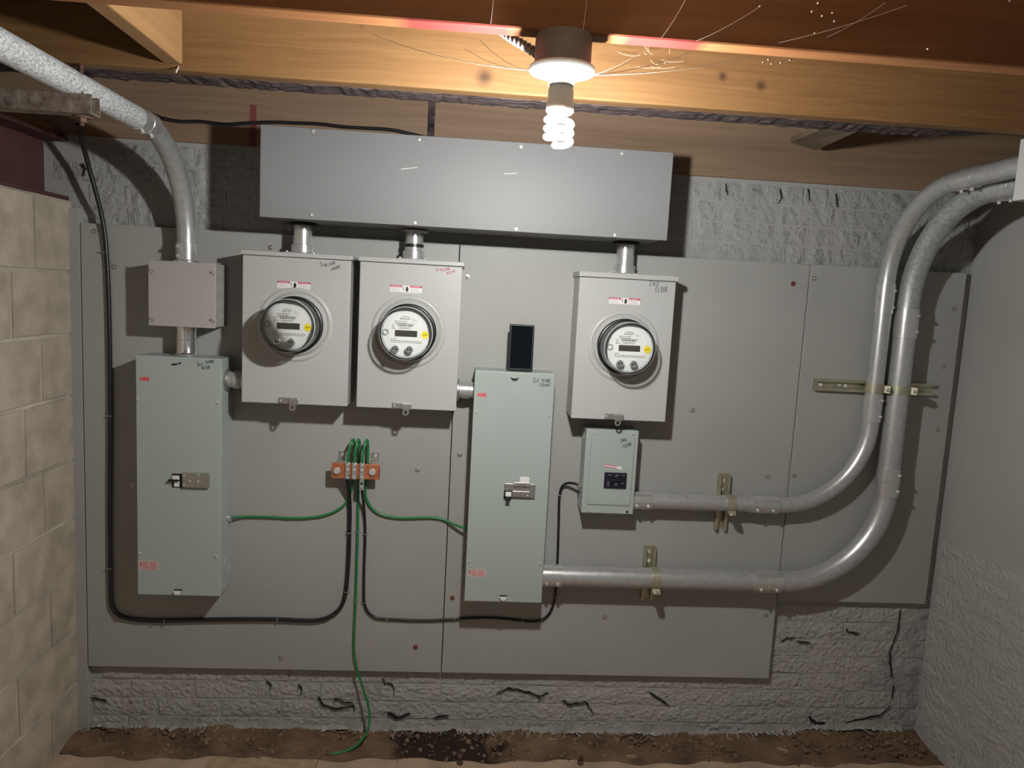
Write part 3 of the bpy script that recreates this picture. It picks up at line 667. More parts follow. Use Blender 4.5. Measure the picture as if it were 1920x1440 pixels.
def meter(label, mx, mz, number, digits):
    y0 = -.128; t = thing('electric_meter', label, 'electric meter', (mx, y0-.05, mz-.088), 'electric meters')
    c = (mx, y0, mz); ax = (0, -1, 0)
    g = G(); g.lathe(c, ax, [(.0865, .011), (.0885, .013), (.0885, .023), (.0855, .025), (.080, .025)], 56); part('gasket', g, 'black', t)
    g = G(); g.lathe(c, ax, [(.080, .012), (.0790, .030), (.0775, .070), (.0770, .086), (.0725, .0862), (.0001, .080)], 48); part('inner_housing', g, 'meter_grey', t)
    g = G(); g.lathe(c, ax, [(.0845, .022), (.0825, .050), (.0805, .095), (.0795, .106), (.0765, .1115), (.070, .1125), (.0001, .1125)], 64); part('glass_cover', g, 'glass', t)
    g = G(); g.lathe(c, ax, [(.0805, .092), (.0822, .094), (.0818, .099), (.0798, .1005)], 64); part('cover_rim', g, 'meter_grey', t)
    g = G(); g.lathe(c, ax, [(.0725, .080), (.0725, .0868), (.071, .088), (.0001, .088)], 48); fo = part('face_plate', g, 'face', t)
    yl = y0-.0885
    # printed label: round head, square shoulders
    pts = [(mx+.058*math.cos(a)*1.02, mz+.060*math.sin(a)) for a in [math.pi*(i/14) for i in range(15)] if .18 < math.sin(a) or True]
    pts = [(x, max(z, mz+.012)) for x, z in pts]
    pts = [(mx+.054, mz-.032)] + [(min(max(x, mx-.050), mx+.054), z) for x, z in pts] + [(mx-.050, mz-.032)]
    g = G(); g.prism(pts, yl-.0006, yl); lo = part('name_plate', g, 'label', t)
    g = G(); g.box(mx-.034, mx+.034, yl-.0014, yl-.0005, mz-.010, mz+.009); part('display', g, 'lcd', fo)
    g = text_g(digits, mx+.031, mz-.0072, yl-.0017, .018, 0, 'RIGHT'); part('display_digits', g, 'lcd_digit', fo)
    g = text_g(number, mx-.004, mz+.0125, yl-.0008, .0085, 0, 'CENTER'); rr = random.Random(number)
    x = mx-.026
    while x < mx+.020:
        wd = rr.choice((.0006, .001, .0016)); g.box(x, x+wd, yl-.0009, yl-.0007, mz+.021, mz+.0265); x += wd+rr.choice((.0006, .001))
    for zz, xa, xb in ((.051, -.014, .008), (.046, -.020, .012), (.0425, -.018, .008), (.036, -.036, .004), (.031, -.034, .002), (.0285, -.028, .026), (.025, -.044, -.034), (.019, -.044, -.034), (.014, -.044, -.030), (-.018, -.046, -.030), (-.0235, -.046, .050), (-.028, -.046, .050)):
        x = mx+xa
        while x < mx+xb:
            wd = min(rr.uniform(.003, .009), mx+xb-x); g.stroke([(x, mz+zz), (x+wd, mz+zz)], yl-.0008, .0016); x += wd+.003
    for k in range(3): g.stroke([(mx+.020+.006*k, mz+.036), (mx+.020+.006*k, mz+.047-.003*k)], yl-.0008, .001)
    part('plate_print', g, 'ink', lo)
    g = G(); g.lathe((mx+.0575, y0-.0885, mz-.002), ax, [(.0115, .0005), (.0115, .0011), (.0001, .0011)], 24); so = part('yellow_dot', g, 'yellow', t, 'round yellow sticker reading AMI')
    part('dot_text', text_g('AMI', mx+.0578, mz-.0048, y0-.0899, .0085, 0, 'CENTER'), 'ink', so)
    g = G(); ring_g(g, (mx-.062, y0-.0885, mz+.002), ax, .0065, .0095, 0, .004, 20); part('reset_ring', g, 'meter_grey', t)
    for dx in (-.030, .013):
        q = (mx+dx, y0-.088, mz-.048); g = G(); g.lathe(q, ax, [(.0115, 0), (.0115, .020), (.010, .0225), (.0055, .0228), (.005, .020), (.0001, .020)], 24); k_ = part('optical_port', g, 'chrome', t)
        g = G()
        for s_ in (-1, 1): g.lathe((q[0]+s_*.0042, q[1]-.0205, q[2]), ax, [(.0024, 0), (.0024, .0035), (.0001, .0035)], 10)
        part('port_lens', g, 'dark', k_)
meter('round glass electric meter on the leftmost meter box', -.536, 1.467, '398782973', '0.00')
meter('round glass electric meter on the middle meter box', -.181, 1.462, '398782971', '0000')
meter('round glass electric meter on the right second-floor meter box', .515, 1.450, '398782974', '')

def warn_label(parent, px0, py0, px1, py1, y):
    p, q = at(px0, py0, y), at(px1, py1, y); x0, x1, z1, z0 = p.x, q.x, p.z, q.z; w_, h = x1-x0, z1-z0
    g = G(); g.box(x0, x1, y, y+.0005, z0, z1); o = part('warning_label', g, 'pink_label', parent, 'pale warning label with red print')
    g = G(); rr = random.Random(2)
    for xa, xb in ((x0+w_*.20, x0+w_*.52), (x0+w_*.56, x1-w_*.04)):
        for k in range(5):
            zz = z1-h*(.17+.165*k); g.stroke([(xa, zz), (xb-rr.uniform(0, .3)*(xb-xa), zz)], y-.0003, h*.05)
    a = x0+w_*.10; g.stroke([(a+.002, z1-h*.12), (a-.0025, z1-h*.36), (a+.0025, z1-h*.36), (a-.002, z1-h*.66)], y-.0003, .0022)
    part('red_print', g, 'label_red', o)
def switch_box(label, x0, x1, z0, z1, note, logo, scr, wl, slot, tab, hp, first):
    yf = -.118
    t = thing('disconnect_switch', label, 'switch box', ((x0+x1)/2, -.06, z0), 'tall breaker switch boxes')
    g = G(); g.bbox(x0+.0015, x1-.0015, yf+.010, -.0004, z0+.003, z1-.001, .002); part('body', g, 'green_enamel', t)
    g = G(); g.bbox(x0, x1, yf, yf+.0098, z0, z1, .002); part('cover', g, 'green_enamel', t)
    for px, py in scr:
        p = at(px, py, yf); g = G(); screw_g(g, (p.x, yf, p.z), .0048, .004); part('cover_screw', g, 'screw', t)
    part('handwriting', hand(note, yf-.0006, .0015), 'ink', t, 'black hand-written floor note')
    p = at(*logo, yf); part('logo', text_g('ABB', p.x, p.z-.006, yf-.0006, .0165, 0, 'CENTER', .0006), 'logo', t, 'small red ABB logo')
    warn_label(t, *wl, yf-.0006)
    p = at(*slot, yf); g = G()
    if first: g.prism([(p.x-.018, p.z-.004), (p.x-.006, p.z-.006), (p.x+.016, p.z+.001), (p.x+.016, p.z+.006), (p.x-.004, p.z+.002)], yf-.0008, yf)
    else: g.prism([(p.x+.013*math.cos(a), p.z+.004+.012*math.sin(a)) for a in [math.pi+math.pi*i/10 for i in range(11)]], yf-.0008, yf)
    so = part('hasp_slot', g, 'dark', t)
    g = G(); g.bbox(p.x-.009, p.x+.009, yf-.0018, yf-.0002, p.z+.001, p.z+.006, .0007); part('hasp_tongue', g, 'green_enamel', so)
    p = at(*tab, yf); g = G(); g.box(p.x-.013, p.x+.013, yf-.0008, yf, p.z+.006, p.z+.0095); so = part('bottom_slot', g, 'dark', t)
    g = G(); g.prism([(p.x-.012, p.z+.006), (p.x+.012, p.z+.006), (p.x+.006, p.z-.006), (p.x-.006, p.z-.006)], yf-.010, yf-.0078); part('lock_tab', g, 'label', so, 'small pale lock tab')
    # operating mechanism
    p = at(*hp, yf)
    X, Z = p.x, p.z; W_ = .083 if first else .104; H = .048
    if first:
        g = G(); g.bbox(X, X+W_, yf-.012, yf, Z-H, Z, .0015); o = part('handle_plate', g, 'steel', t, 'steel operating plate')
        for a, b_ in ((.006, -.008), (.006, -.040), (.024, -.026), (.050, -.026), (.052, -.004)):
            g = G(); screw_g(g, (X+a, yf-.012, Z+b_), .003, .0025); part('rivet', g, 'screw', o)
        g = G(); g.box(X-.036, X, yf-.001, yf, Z-.052, Z-.006); o = part('toggle_well', g, 'dark', t)
        g = G(); g.bbox(X-.034, X-.012, yf-.006, yf-.001, Z-.026, Z-.012, .001); g.bbox(X-.028, X-.012, yf-.006, yf-.001, Z-.048, Z-.030, .001); part('toggle_plate', g, 'label', o)
        g = G(); g.bbox(X-.044, X-.012, yf-.014, yf-.006, Z-.030, Z-.023, .002); part('toggle_lever', g, 'dark', o)
    else:
        g = G(); g.bbox(X, X+W_, yf-.008, yf, Z-H, Z, .0015); o = part('handle_plate', g, 'steel', t, 'steel operating plate')
        g = G(); g.bbox(X+.030, X+.084, yf-.014, yf-.008, Z-.008, Z+.006, .0015); g.bbox(X+.028, X+.086, yf-.013, yf-.008, Z-.044, Z-.024, .0015); part('slide_bar', g, 'steel', o)
        for a, b_ in ((.036, -.002), (.078, -.004), (.045, -.027), (.078, -.038)):
            g = G(); screw_g(g, (X+a, yf-.0135, Z+b_), .003, .0025); part('rivet', g, 'screw', o)
        g = G(); q = (X+.066, yf-.010, Z+.013); g.bbox(q[0]-.016, q[0]+.016, yf-.011, yf-.008, q[2]-.011, q[2]+.011, .002); part('lock_clip', g, 'label', o, 'white plastic lock clip')
        g = G(); g.box(X, X+.026, yf-.0085, yf-.008, Z-.052, Z-.024); w2 = part('toggle_well', g, 'dark', t)
        g = G(); g.bbox(X+.005, X+.024, yf-.020, yf-.0085, Z-.042, Z-.028, .0015); part('toggle_plate', g, 'label', w2)
        g = G(); g.bbox(X+.007, X+.021, yf-.026, yf-.009, Z-.056, Z-.043, .002); part('toggle_lever', g, 'dark', w2)
    sx = x1 if first else x0; d = 1 if first else -1
    g = G()
    for r0, r1 in ((.022, .0235), (.032, .0335)): ring_g(g, (sx-.0015*d, -.055, z0+.085), (d, 0, 0), r0, r1, -.0002, .0008, 28)
    part('side_knockout', g, 'green_enamel', t)
    return t
t1 = switch_box('tall switch box on the left, note 1st floor rear in its corner', -1.030, -.765, .560, 1.347, [('1st', 370, 686, 8, 11, .1), ('FLOOR', 386, 682, 5, 16, .2), ('REAR', 379, 693, 5, 16, .2)], (271, 710), [(258.5, 748), (408, 755), (262, 1037), (405, 1043)], (260, 1051, 298, 1070), (330, 682), (334, 1110), (344, 885), True)
t2 = switch_box('tall switch box in the middle, note 1st floor front in its corner', .037, .299, .565, 1.348, [('1st', 1000, 717, 10, 11, .03), ('FLOOR', 1016, 716, 6, 16, 0), ('FRONT', 1012, 725, 6, 22, .05)], (903.5, 740), [(893, 773), (1030, 779.5), (879.5, 1052), (1014, 1056.5)], (878, 1067, 911, 1082.5), (965, 710), (943.5, 1121), (945.5, 905), False)

# junction box at the end of the left conduit
t = thing('junction_box', 'small square grey junction box above the left switch box', 'junction box', (-.892, -.05, 1.443))
g = G(); g.bbox(-.992, -.791, -.101, -.0004, 1.444, 1.643, .002); part('body', g, 'jbox', t)
g = G(); g.bbox(-.995, -.789, -.1055, -.1012, 1.441, 1.645, .0015); part('cover', g, 'jbox', t)
for px, py in ((281, 506), (396, 511), (282, 597), (396, 600)):
    p = at(px, py, -.1055); g = G(); screw_g(g, (p.x, -.1055, p.z), .0045, .004); o = part('cover_screw', g, 'steel', t)
    g = G(); g.lathe((p.x+.004, -.1056, p.z-.004), (0, -1, 0), [(.004, 0), (.0055, 0), (.0055, .0003), (.004, .0003)], 10, False, 0, math.pi); part('keyhole', g, 'dark', o)
for k in range(4):
    g = G(); ring_g(g, (-.7905, -.048, 1.615-.046*k), (1, 0, 0), .0115, .0135, -.0005, .0012, 20); part('side_knockout', g, 'jbox', t)
# bright nipple below it
t = thing('conduit_nipple', 'shiny chrome nipple between the junction box and left switch box', 'conduit nipple', (-.897, -.055, 1.347))
g = G(); g.lathe((-.897, -.055, 1.347), (0, 0, 1), [(.0345, .0005), (.036, .004), (.031, .008), (.0295, .012), (.0295, .048), (.0303, .049), (.0303, .051), (.0295, .052), (.0298, .080), (.032, .088), (.0335, .0945)], 32); part('pipe', g, 'chrome', t)
g = G()
for k in range(7): screw_g(g, Vector((-.897, -.055, 1.365+.010*k))+Vector((-.36, -.93, 0))*.0293, .0032, .002, (-.36, -.93, 0))
part('screw_row', g, 'chrome', t)
g = G(); g.lathe((-.897, -.055, 1.3475), (0, 0, 1), [(.030, 0), (.0405, 0), (.0405, .003), (.031, .005)], 28); part('locknut', g, 'zinc', t)
def side_nipple(label, x0, x1, z, nutx, d):
    y = -.062; t = thing('conduit_nipple', label, 'conduit nipple', ((x0+x1)/2, y, z-.027))
    g = G(); g.cyl((x0, y, z), (x1, y, z), .0272, 28); part('pipe', g, 'emt', t)
    g = G(); g.lathe((nutx, y, z), (d, 0, 0), [(.027, 0), (.037, 0), (.037, .005), (.028, .007)], 24); part('locknut', g, 'steel', t)
    g = G(); xm = (x0+x1)/2; g.lathe((xm, y, z), (1, 0, 0), [(.0272, -.012), (.0295, -.011), (.0295, .011), (.0272, .012)], 28); part('collar', g, 'emt', t)
side_nipple('level steel nipple between the left switch box and leftmost meter box', -.765, -.699, 1.275, -.7648, 1)
side_nipple('level steel nipple between the middle meter box and middle switch box', -.0185, .037, 1.275, -.0175, 1)

# small breaker box under the second-floor meter
x0, x1, z0, z1, yf = .419, .597, .877, 1.166, -.090
t = thing('breaker_box', 'small grey-green breaker box below the second-floor meter box', 'breaker box', ((x0+x1)/2, -.045, z0))
g = G(); g.bbox(x0+.001, x1-.001, yf+.004, -.0004, z0+.001, z1-.001, .002); part('body', g, 'green_enamel', t)
g = G(); g.bbox(x0, x1, yf, yf+.004, z0, z1, .0015); part('cover', g, 'green_enamel', t)
g = G(); g.bbox(x0+.018, x1-.012, yf-.0035, yf, z0+.030, z1-.024, .003); part('raised_panel', g, 'green_enamel', t)
for px, py in ((1112, 811), (1187, 814), (1103, 957)):
    p = at(px, py, yf); g = G(); screw_g(g, (p.x, yf, p.z), .0045, .004); part('cover_screw', g, 'screw', t)
p = at(1176, 960, yf); g = G(); g.lathe((p.x, yf, p.z), (0, -1, 0), [(.0045, 0), (.0045, .0004), (.0001, .0004)], 12); part('screw_hole', g, 'dark', t, 'empty black screw hole')
yp = yf-.0036
p, q = at(1133.5, 885, yp), at(1173, 915.5, yp); g = G(); g.bbox(p.x, q.x, yp-.006, yp, q.z, p.z, .0012); o = part('breaker', g, 'breaker', t)
g = G(); cx, cz = (p.x+q.x)/2, (p.z+q.z)/2; g.bbox(cx-.018, cx+.018, yp-.013, yp-.006, cz-.004, cz+.006, .002); part('breaker_lever', g, 'breaker', o)
g = G()
for a, b_, c_ in ((-.026, .019, .012), (.002, .019, .008), (.022, .019, .008), (-.027, -.006, .006), (-.027, -.012, .006), (-.027, -.018, .006), (.0, -.010, .008), (.0, -.015, .006), (.022, -.008, .008)): g.stroke([(cx+a, cz+b_), (cx+a+c_, cz+b_)], yp-.0063, .0022)
g.stroke([(cx-.002, cz+.015), (cx+.003, cz+.015)], yp-.0063, .003); part('breaker_print', g, 'breaker_print', o)
pa, pb = at(1134, 870, yp), at(1166, 875.5, yp); g = G(); d = Vector((pb.x-pa.x, 0, pb.z-pa.z)); g.add([pa, pb, pb-Vector((0, 0, .009)), pa-Vector((0, 0, .009))], [(0, 1, 2, 3)]); g.v = [(x, yp-.0004, z) for x, y, z in g.v]; o = part('strip_label', g, 'label', t, 'torn strip label with red lines')
g = G()
for k in (.001, .0075): g.stroke([(pa.x, pa.z-k), (pa.x+.72*d.x, pa.z+.72*d.z-k)], yp-.0007, .0022)
part('strip_print', g, 'label_red', o)
part('handwriting', hand([('2ND', 1164, 830, 6, 13, .3), ('FLOOR', 1170, 840, 6, 16, .38)], yp-.0006, .0016), 'ink', t, 'black hand-written floor note')
g = G(); q = Vector((x0, -.050, at(1091, 911, -.05).z))
ring_g(g, q, (-1, 0, 0), .008, .016, 0, .004, 20); ring_g(g, q, (-1, 0, 0), .006, .011, .004, .012, 16); g.bbox(q.x-.016, q.x-.004, -.066, -.056, q.z+.008, q.z+.018, .002); part('cable_connector', g, 'chrome', t)
for zz in (.06, .255):
    g = G(); ring_g(g, (x0+.001, -.045, z0+zz), (-1, 0, 0), .012, .0135, 0, .001, 20); part('side_knockout', g, 'green_enamel', t)

# phone standing on the middle switch box
t = thing('phone', 'dark smartphone standing upright on top of the middle switch box', 'phone', (.185, -.09, 1.349))
ph = G(); ph.bbox(.144, .226, -.0105, 0, 0, .152, .0045, 3); a = math.radians(-4)
def lean(g): g.v = [(x, -.087+y*math.cos(a)-z*math.sin(a)*1.0, 1.3502+z*math.cos(a)+y*math.sin(a)) for x, y, z in g.v]; return g
part('case', lean(ph), 'phone', t)
ph = G(); ph.bbox(.1495, .2205, -.0115, -.0100, .008, .147, .0006, 1); part('screen', lean(ph), 'screen', t)

# ================================================================== ground bar and wires
zb = .983; yb0, yb1 = -.058, -.050
xl, xr = at(622, 880, -.054).x, at(712, 884, -.054).x
t = thing('ground_bar', 'copper ground bar with clamped lugs on steel stand-offs', 'ground bar', ((xl+xr)/2, -.03, zb-.026))
g = G(); g.bbox(xl, xr, yb0, yb1, zb-.026, zb+.026, .0015); part('bar', g, 'copper', t)
for sx, x in ((-1, xl+.026), (1, xr-.022)):
    g = G(); g.bbox(x-.013, x+.013, -.050, -.047, zb-.02, zb+.030, .001); g.bbox(x-.013, x+.013, -.050, -.003, zb+.028, zb+.031, .001); g.bbox(x-.013, x+.013, -.0035, -.0004, zb+.030, zb+.056, .001); o = part('stand_off', g, 'steel', t)
    g = G(); screw_g(g, (x, -.0035, zb+.044), .006, .005); part('screw', g, 'screw', o)
    xb = xl+.018 if sx < 0 else xr-.024
    g = G(); screw_g(g, (xb, yb0, zb), .0125, .010); part('bar_bolt', g, 'screw', t)
LX = [at(652, 880, -.06).x, at(664.5, 880, -.06).x, at(679, 884, -.06).x]
for i, x in enumerate(LX):
    lo = -.026 if i < 2 else -.062
    g = G(); g.bbox(x-.0075, x+.0075, yb0-.009, yb0, zb+lo, zb+.032, .002); o = part('lug', g, 'zinc', t)
    for zz in (.024, .006, -.018)+((-.048,) if i == 2 else ()):
        g = G(); screw_g(g, (x, yb0-.009, zb+zz), .0052, .004); part('lug_screw', g, 'screw', o)
g = G(); g.box(xr-.002, xr+.0006, yb0-.0006, yb0+.004, zb-.018, zb+.02); part('paint_mark', g, 'red', t, 'red paint dab')

def smooth(pts, it=2):
    P = [Vector(p) for p in pts]
    for _ in range(it):
        Q = [P[0]]
        for a, b_ in zip(P, P[1:]): Q += [a.lerp(b_, .25), a.lerp(b_, .75)]
        P = Q+[P[-1]]
    return P
def cable(name, label, cat, pts, r, m, clips=(), clipy=0, group=None):
    P = smooth(pts); t = thing(name, label, cat, min(P, key=lambda q: q.z), group)
    g = G(); g.tube(P, r, 10); part('sheath', g, m, t)
    for px, py, vert in clips:
        c = at(px, py, clipy-.004)
        g = G(); e = Vector((1, 0, 0)) if vert else Vector((0, 0, 1)); c.y = 0; h = r*2+.0015
        g.tube([c-e*(r+.006)+Vector((0, clipy-.0005, 0)), c-e*(r+.0022)+Vector((0, clipy-.0015, 0)), c-e*r*.9+Vector((0, clipy-h, 0)), c+e*r*.9+Vector((0, clipy-h, 0)), c+e*(r+.0022)+Vector((0, clipy-.0015, 0)), c+e*(r+.006)+Vector((0, clipy-.0005, 0))], .0016, 6)
        part('cable_clip', g, 'steel', t)
    return t
Ybd = -.0075
P = lambda lst, y: [at(a, b_, y) for a, b_ in lst]
pts = [at(146, 232, -.14), at(151, 250, -.12), at(158, 280, -.085), at(167, 315, -.06), at(179, 357, -.04), at(190, 400, -.02), at(197, 440, -.011)] + P([(201, 490), (204, 560), (206, 650), (207, 780), (206, 900), (206, 1000), (207, 1065), (207, 1115), (210, 1142), (226, 1157), (260, 1163), (310, 1164), (420, 1161), (521, 1161), (570, 1164), (605, 1163), (630, 1150), (645, 1130), (651, 1090), (654, 1040), (655, 998), (656, 960)], -.008) + [at(655, 930, -.015), at(652, 905, -.052), at(652, 890, -.063)]
cable('power_cable', 'thick black cable running down the left edge and along to the ground bar', 'cable', pts, .0072, 'black', [(196, 473, 1), (207, 779, 1), (207, 1064, 1), (310, 1164, 0), (521, 1161, 0), (655, 998, 1), (650, 1108, 1)])
pts = [at(678, 905, -.067), at(679, 925, -.05), at(682, 945, -.02)]+P([(684, 975), (685, 1001), (683, 1050), (682, 1100), (682, 1129), (688, 1147), (703, 1159), (726, 1161), (790, 1164), (852, 1161), (890, 1158), (940, 1159), (975, 1164), (1005, 1166), (1026, 1158), (1038, 1135), (1042, 1112), (1045, 1060), (1047, 1000), (1048, 950), (1049, 928)], -.006)+[at(1053, 912, -.010), at(1063, 905, -.025), at(1076, 906, -.04), at(1090, 911, -.05)]
cable('ground_cable', 'thin black cable from the ground bar to the small breaker box', 'cable', pts, .0046, 'black', [(685, 1001, 1), (682, 1129, 1), (726, 1161, 0), (852, 1161, 0), (980, 1164, 0), (1042, 1117, 1), (1049, 928, 1)])
def loop(px, x, top):
    """rises out of a lug, turns over and goes down behind the bar"""
    a = at(px, 868, -.063)
    return [Vector((x, -.063, zb+.02)), Vector((x, -.063, zb+.05)), Vector((x+top*.3, -.060, zb+.085)), Vector((x+top*.8, -.045, zb+.108)), Vector((x+top, -.028, zb+.100)), Vector((x+top*1.15, -.022, zb+.06)), Vector((x+top, -.022, zb)), Vector((x+top*.8, -.018, zb-.04))]
gk = 'green ground wires'
pts = loop(652, LX[0], .014)+P([(658, 925), (650, 943), (632, 958), (605, 968), (570, 972), (540, 972), (515, 970), (480, 969), (455, 969)], -.007)+[at(445, 969, -.02), at(434, 970, -.03)]
cable('ground_wire', 'green wire running left from the ground bar into the left switch box', 'wire', pts, .0044, 'green', [(516, 970, 0)], group=gk)
pts = loop(666, LX[1], .010)+P([(672, 925), (671, 960), (671, 998), (669, 1050), (667, 1126), (664, 1180), (663, 1215), (665, 1235)], -.006)+[at(671, 1262, -.012), at(681, 1292, -.02), at(690, 1318, -.03), at(694, 1343, -.045), at(690, 1370, -.065), at(676, 1392, -.085), at(655, 1407, -.10), at(632, 1416, -.11), at(612, 1418, -.112)]
pts[-4:] = [Vector((q.x, q.y, max(q.z, .004))) for q in pts[-4:]]
cable('ground_wire', 'green wire hanging down from the ground bar to the earth floor', 'wire', pts, .0044, 'green', [(671, 998, 1), (667, 1126, 1), (665, 1234, 1)], group=gk)
pts = loop(681, LX[2], .012)+P([(684, 925), (690, 944), (702, 959), (722, 968), (750, 972), (785, 971), (815, 970), (835, 975)], -.007)+[at(852, 984, -.02), at(870, 990, -.035), at(884, 992, -.045)]
cable('ground_wire', 'green wire running right from the ground bar into the middle switch box', 'wire', pts, .0044, 'green', [(820, 971, 0)], group=gk)
# ground connector on the left switch box
g = G(); q = Vector((-.766, -.040, at(437, 970, -.035).z)); ring_g(g, q, (1, 0, 0), .006, .012, 0, .012, 16); g.bbox(q.x+.003, q.x+.012, -.052, -.044, q.z+.006, q.z+.016, .0015)
part('wire_connector', g, 'chrome', t1)
# cable along the rim board
pts = [at(258, 208, .030), at(268, 209, .016)]+P([(279, 212), (287, 215), (310, 224), (345, 229), (370, 227), (400, 231), (425, 234), (460, 231), (512, 229), (560, 231), (600, 232), (640, 238), (700, 241), (735, 243), (765, 250), (800, 258)], .008)
cable('rim_cable', 'black cable clipped along the rim board above the wireway', 'cable', pts, .0058, 'black', [(370, 227, 1), (513, 229, 1)], .018)

# ================================================================== lamp
bx, by = .150, -1.128
t = thing('ceiling_lampholder', 'white porcelain lampholder on a round steel box under the near joist', 'lampholder', (bx, by, 1.93))
g = G(); g.lathe((bx, by, 2.0495), (0, 0, -1), [(.0001, 0), (.049, 0), (.050, .004), (.050, .050), (.052, .054)], 8 if False else 32); part('outlet_box', g, 'octbox', t)
g = G(); g.lathe((bx, by, 1.996), (0, 0, -1), [(.046, -.001), (.058, 0), (.0595, .004), (.058, .008), (.050, .011), (.038, .014), (.029, .018), (.0245, .024), (.0235, .030), (.021, .030)], 48); part('porcelain_dish', g, 'porcelain', t)
for s_ in (-1, 1):
    g = G(); screw_g(g, (bx+s_*.038, by-.008, 1.983), .004, .003, (0, 0, -1)); part('dish_screw', g, 'steel', t)
g = G(); q = [Vector((bx-.040, by+.014, 2.020)), at(1005, 99, -1.105), at(980, 84, -1.093), at(957, 70, -1.080), at(938, 56, -1.06)]; q += [q[-1]+Vector((-.02, .02, .05)), q[-1]+Vector((-.03, .03, .17))]
pth = smooth(q, 5); dd = [0]
for a, b_ in zip(pth, pth[1:]): dd.append(dd[-1]+(b_-a).length)
g.tube(pth, [.0078+.0017*math.sin(d_*2*math.pi/.0095) for d_ in dd], 12); part('armoured_cable', g, 'flex', t)
t = thing('spiral_bulb', 'lit spiral energy-saving bulb hanging in the lampholder', 'bulb', (bx, by, 1.862))
g = G(); g.lathe((bx, by, 1.968), (0, 0, -1), [(.020, -.002), (.0205, .006), (.0225, .010), (.0230, .030), (.0245, .034), (.0245, .046), (.021, .050), (.0001, .050)], 36); part('ballast', g, 'plastic', t)
g = G(); pth = [(bx, by+.004, 1.922)]
n_ = 72
for i in range(n_+1):
    a = 2*math.pi*3.4*i/n_; f_ = i/n_; rad = .0220*min(1, f_*8, (1-f_)*10+.25); pth.append((bx+rad*math.cos(a), by+rad*math.sin(a), 1.914-.050*f_))
g.tube(pth, .0055, 7); part('spiral_tube', g, 'bulb', t, 'glowing white spiral tube')

# ================================================================== small stuff
g = G(); rr = random.Random(11)
def web(a, b_, sag=.01, rad=.0005):
    a, b_ = Vector(a), Vector(b_); g.tube([a.lerp(b_, k/8)-Vector((0, 0, sag*4*(k/8)*(1-k/8))) for k in range(9)], rad, 4, False)
dish = Vector((bx+.057, by, 1.988)); dl_ = Vector((bx-.057, by, 1.988))
web(dish, at(1420, 103, -.74), .010, .0009); web(dish, at(1300, 95, -.76), .008, .0007); web(dish, at(1235, 75, -1.10), .006, .0007); web(dish, at(1190, 110, -.9), .004)
web(dl_, at(700, 65, -.76), .012, .0008); web(dl_, at(870, 90, -.80), .010, .0006); web(dl_, at(900, 75, -1.0), .01)
for a, b_ in (((1237, 75), (1285, 0)), ((1305, 77), (1425, 12)), ((1460, 80), (1700, 10)), ((1550, 70), (1660, 5)), ((920, 45), (925, 0)), ((1093, 60), (1100, 0))): web(at(*a, -1.147), at(*b_, -1.152), .004, .0006)
for k in range(10):
    p = at(rr.uniform(1190, 1300), rr.uniform(95, 125), -.76); web(p, p+Vector((rr.uniform(-.06, .06), rr.uniform(-.02, .02), rr.uniform(-.02, .02))), .004, .0003)
for px, py, y in [(1440, 112, -.737), (1446, 120, -.737), (1463, 118, -.737), (1430, 117, -.737), (1480, 113, -.737), (1527, 62, -1.147), (1522, 22, -1.147), (1533, 6, -1.147), (1560, 24, -1.147), (1541, 30, -1.147), (1564, 40, -1.147), (1739, 92, -1.147), (1675, 108, -1.12), (1424, 12, -1.147), (1893, 2, -1.147)]:
    p = at(px, py, y); g.lathe(p, (rr.uniform(-.3, .3), -1, 0), [(.0016, 0), (.0014, .0015), (.0001, .002)], 6)
single('cobwebs', g, 'web', 'dusty cobwebs strung between the lampholder and the joists', 'cobweb', kind='stuff')

# grey paint runs where the wall meets the earth
g = G(); rr = random.Random(21)
def gz(x): return .010+(.030*min(1, max(0, (x-1.1)/.3)))
n_ = 420; top = []; mid = []; bot = []
for i in range(n_+1):
    x = -1.25+2.97*i/n_; k = .5+.5*math.sin(x*9)*math.sin(x*3.1+1)
    top.append((x, .0212, gz(x)+.024+.010*math.sin(x*17)+rr.uniform(-.007, .007))); mid.append((x, .0188+rr.uniform(-.003, .002), gz(x)+.008+.005*math.sin(x*41)+rr.uniform(-.005, .005)))
    l = rr.choice((0, 0, .004, .008, .014))*k
    bot.append((x+rr.uniform(-.003, .003), .0165-l*1.6-rr.uniform(0, .004), gz(x)-.001+.004*math.sin(x*29)-l*.15))
vs = top+mid+bot; m_ = n_+1
g.add(vs, [(i, i+1, i+1+m_, i+m_) for i in range(n_)]+[(m_+i, m_+i+1, 2*m_+i+1, 2*m_+i) for i in range(n_)])
for k in range(46):
    x = rr.gauss(rr.choice((-.9, -.2, .1, .35, .75, 1.2, 1.5)), .12)
    if not -1.2 < x < 1.68: continue
    q = [Vector((x, .010, gz(x)+.012))]
    for j in range(rr.randint(2, 4)): q.append(q[-1]+Vector((rr.uniform(-.010, .010), -rr.uniform(.006, .016), -.003 if j == 0 else -.0008)))
    r_ = rr.uniform(.0010, .0026); g.tube(q, [r_*1.4]+[r_]*(len(q)-2)+[r_*.8], 6)
single('paint_drips', g, 'drip', 'pale grey paint drips along the foot of the back wall', 'paint', kind='stuff')
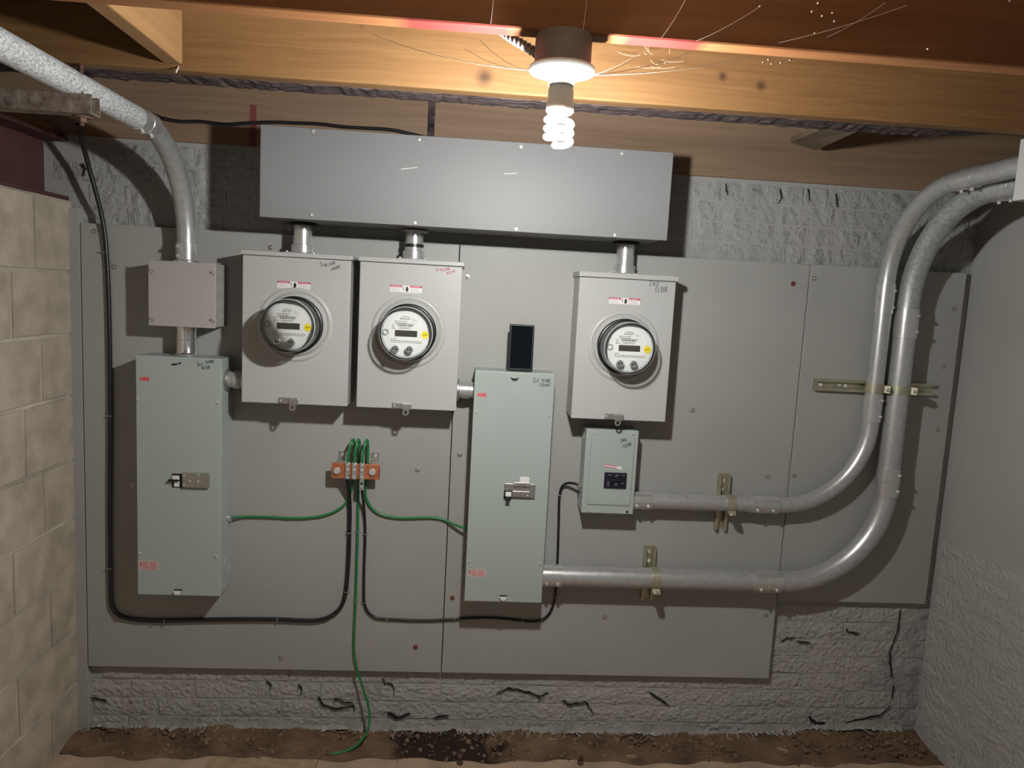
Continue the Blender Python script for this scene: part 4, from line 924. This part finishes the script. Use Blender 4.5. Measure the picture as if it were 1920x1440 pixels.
def crumbs(seed, n, name, m, label, sizes):
    g = G(); rr = random.Random(seed)
    for k in range(n):
        x, y = rr.uniform(-1.27, 1.75), max(rr.uniform(-.15, .015), rr.uniform(-.22, .015)); s_ = rr.choice(sizes)*rr.uniform(.7, 1.3); z = .0005 if y < -.126 else (.003+.009*(y+.128)/.18)
        if x > 1.25 and y > -.12: z += .02
        g.lathe((x, y, z), (rr.uniform(-.5, .5), rr.uniform(-.5, .5), 1), [(s_*rr.uniform(.6, 1), -s_*.2), (s_*rr.uniform(.5, .9), s_*.5), (.0001, s_*.8)], 5, False)
    single(name, g, m, label, 'rubble', kind='stuff')
crumbs(31, 1300, 'rubble', 'clod', 'scattered brown clods and crumbs on the earth', (.002, .003, .004, .006, .010))
crumbs(32, 150, 'plaster_crumbs', 'slab', 'scattered pale plaster crumbs on the earth', (.0012, .0016, .002, .003))
def chip(label, px, py, l, wd, ang, m='chip', y=-.09):
    d_ = ray(px, py); p = CAM+d_*((.006-CAM.z)/d_.z); g = G(); c, s_ = math.cos(ang), math.sin(ang)
    pts = [(-l, -wd*.6), (-l*.3, -wd), (l, -wd*.4), (l*.8, wd*.7), (-l*.6, wd)]
    v = [(p.x+a*c-b_*s_, p.y+a*s_+b_*c, p.z+h) for h in (-.006, .007) for a, b_ in pts]; k = len(pts)
    g.add(v, [tuple(reversed(range(k))), tuple(range(k, 2*k))]+[(i, (i+1) % k, (i+1) % k+k, i+k) for i in range(k)]); single('wood_chip', g, m, label, 'wood chip')
chip('pale wood chip lying at the lower right on the earth', 1466, 1408, .022, .009, -.5)
chip('thin wood splinter on the earth, below the middle switch box', 1036, 1389, .020, .004, .1)
chip('dark wood splinter near the slab edge, right of centre', 1183, 1420, .022, .004, 0)
d_ = ray(480, 1427); p = CAM+d_*((.004-CAM.z)/d_.z); q = CAM+ray(597, 1425)*((.004-CAM.z)/ray(597, 1425).z)
board('floor_plank', p.x-.15, q.x, p.y-.12, p.y+.002, .0002, .012, 'chip', 'flat pale plank end on the floor at the bottom edge, left of the green wire', 'plank', .002)
for px, lab in ((862, 'small corroded bolt stub standing on the floor, left one'), (1088, 'small corroded bolt stub standing on the floor, right one')):
    d_ = ray(px, 1432); p = CAM+d_*((0-CAM.z)/d_.z); g = G(); g.lathe((p.x, p.y, .0002), (0, 0, 1), [(.011, 0), (.011, .008), (.006, .010), (.006, .022), (.0085, .023), (.0085, .031), (.0001, .033)], 8, False)
    single('anchor_bolt', g, 'rust', lab, 'bolt')
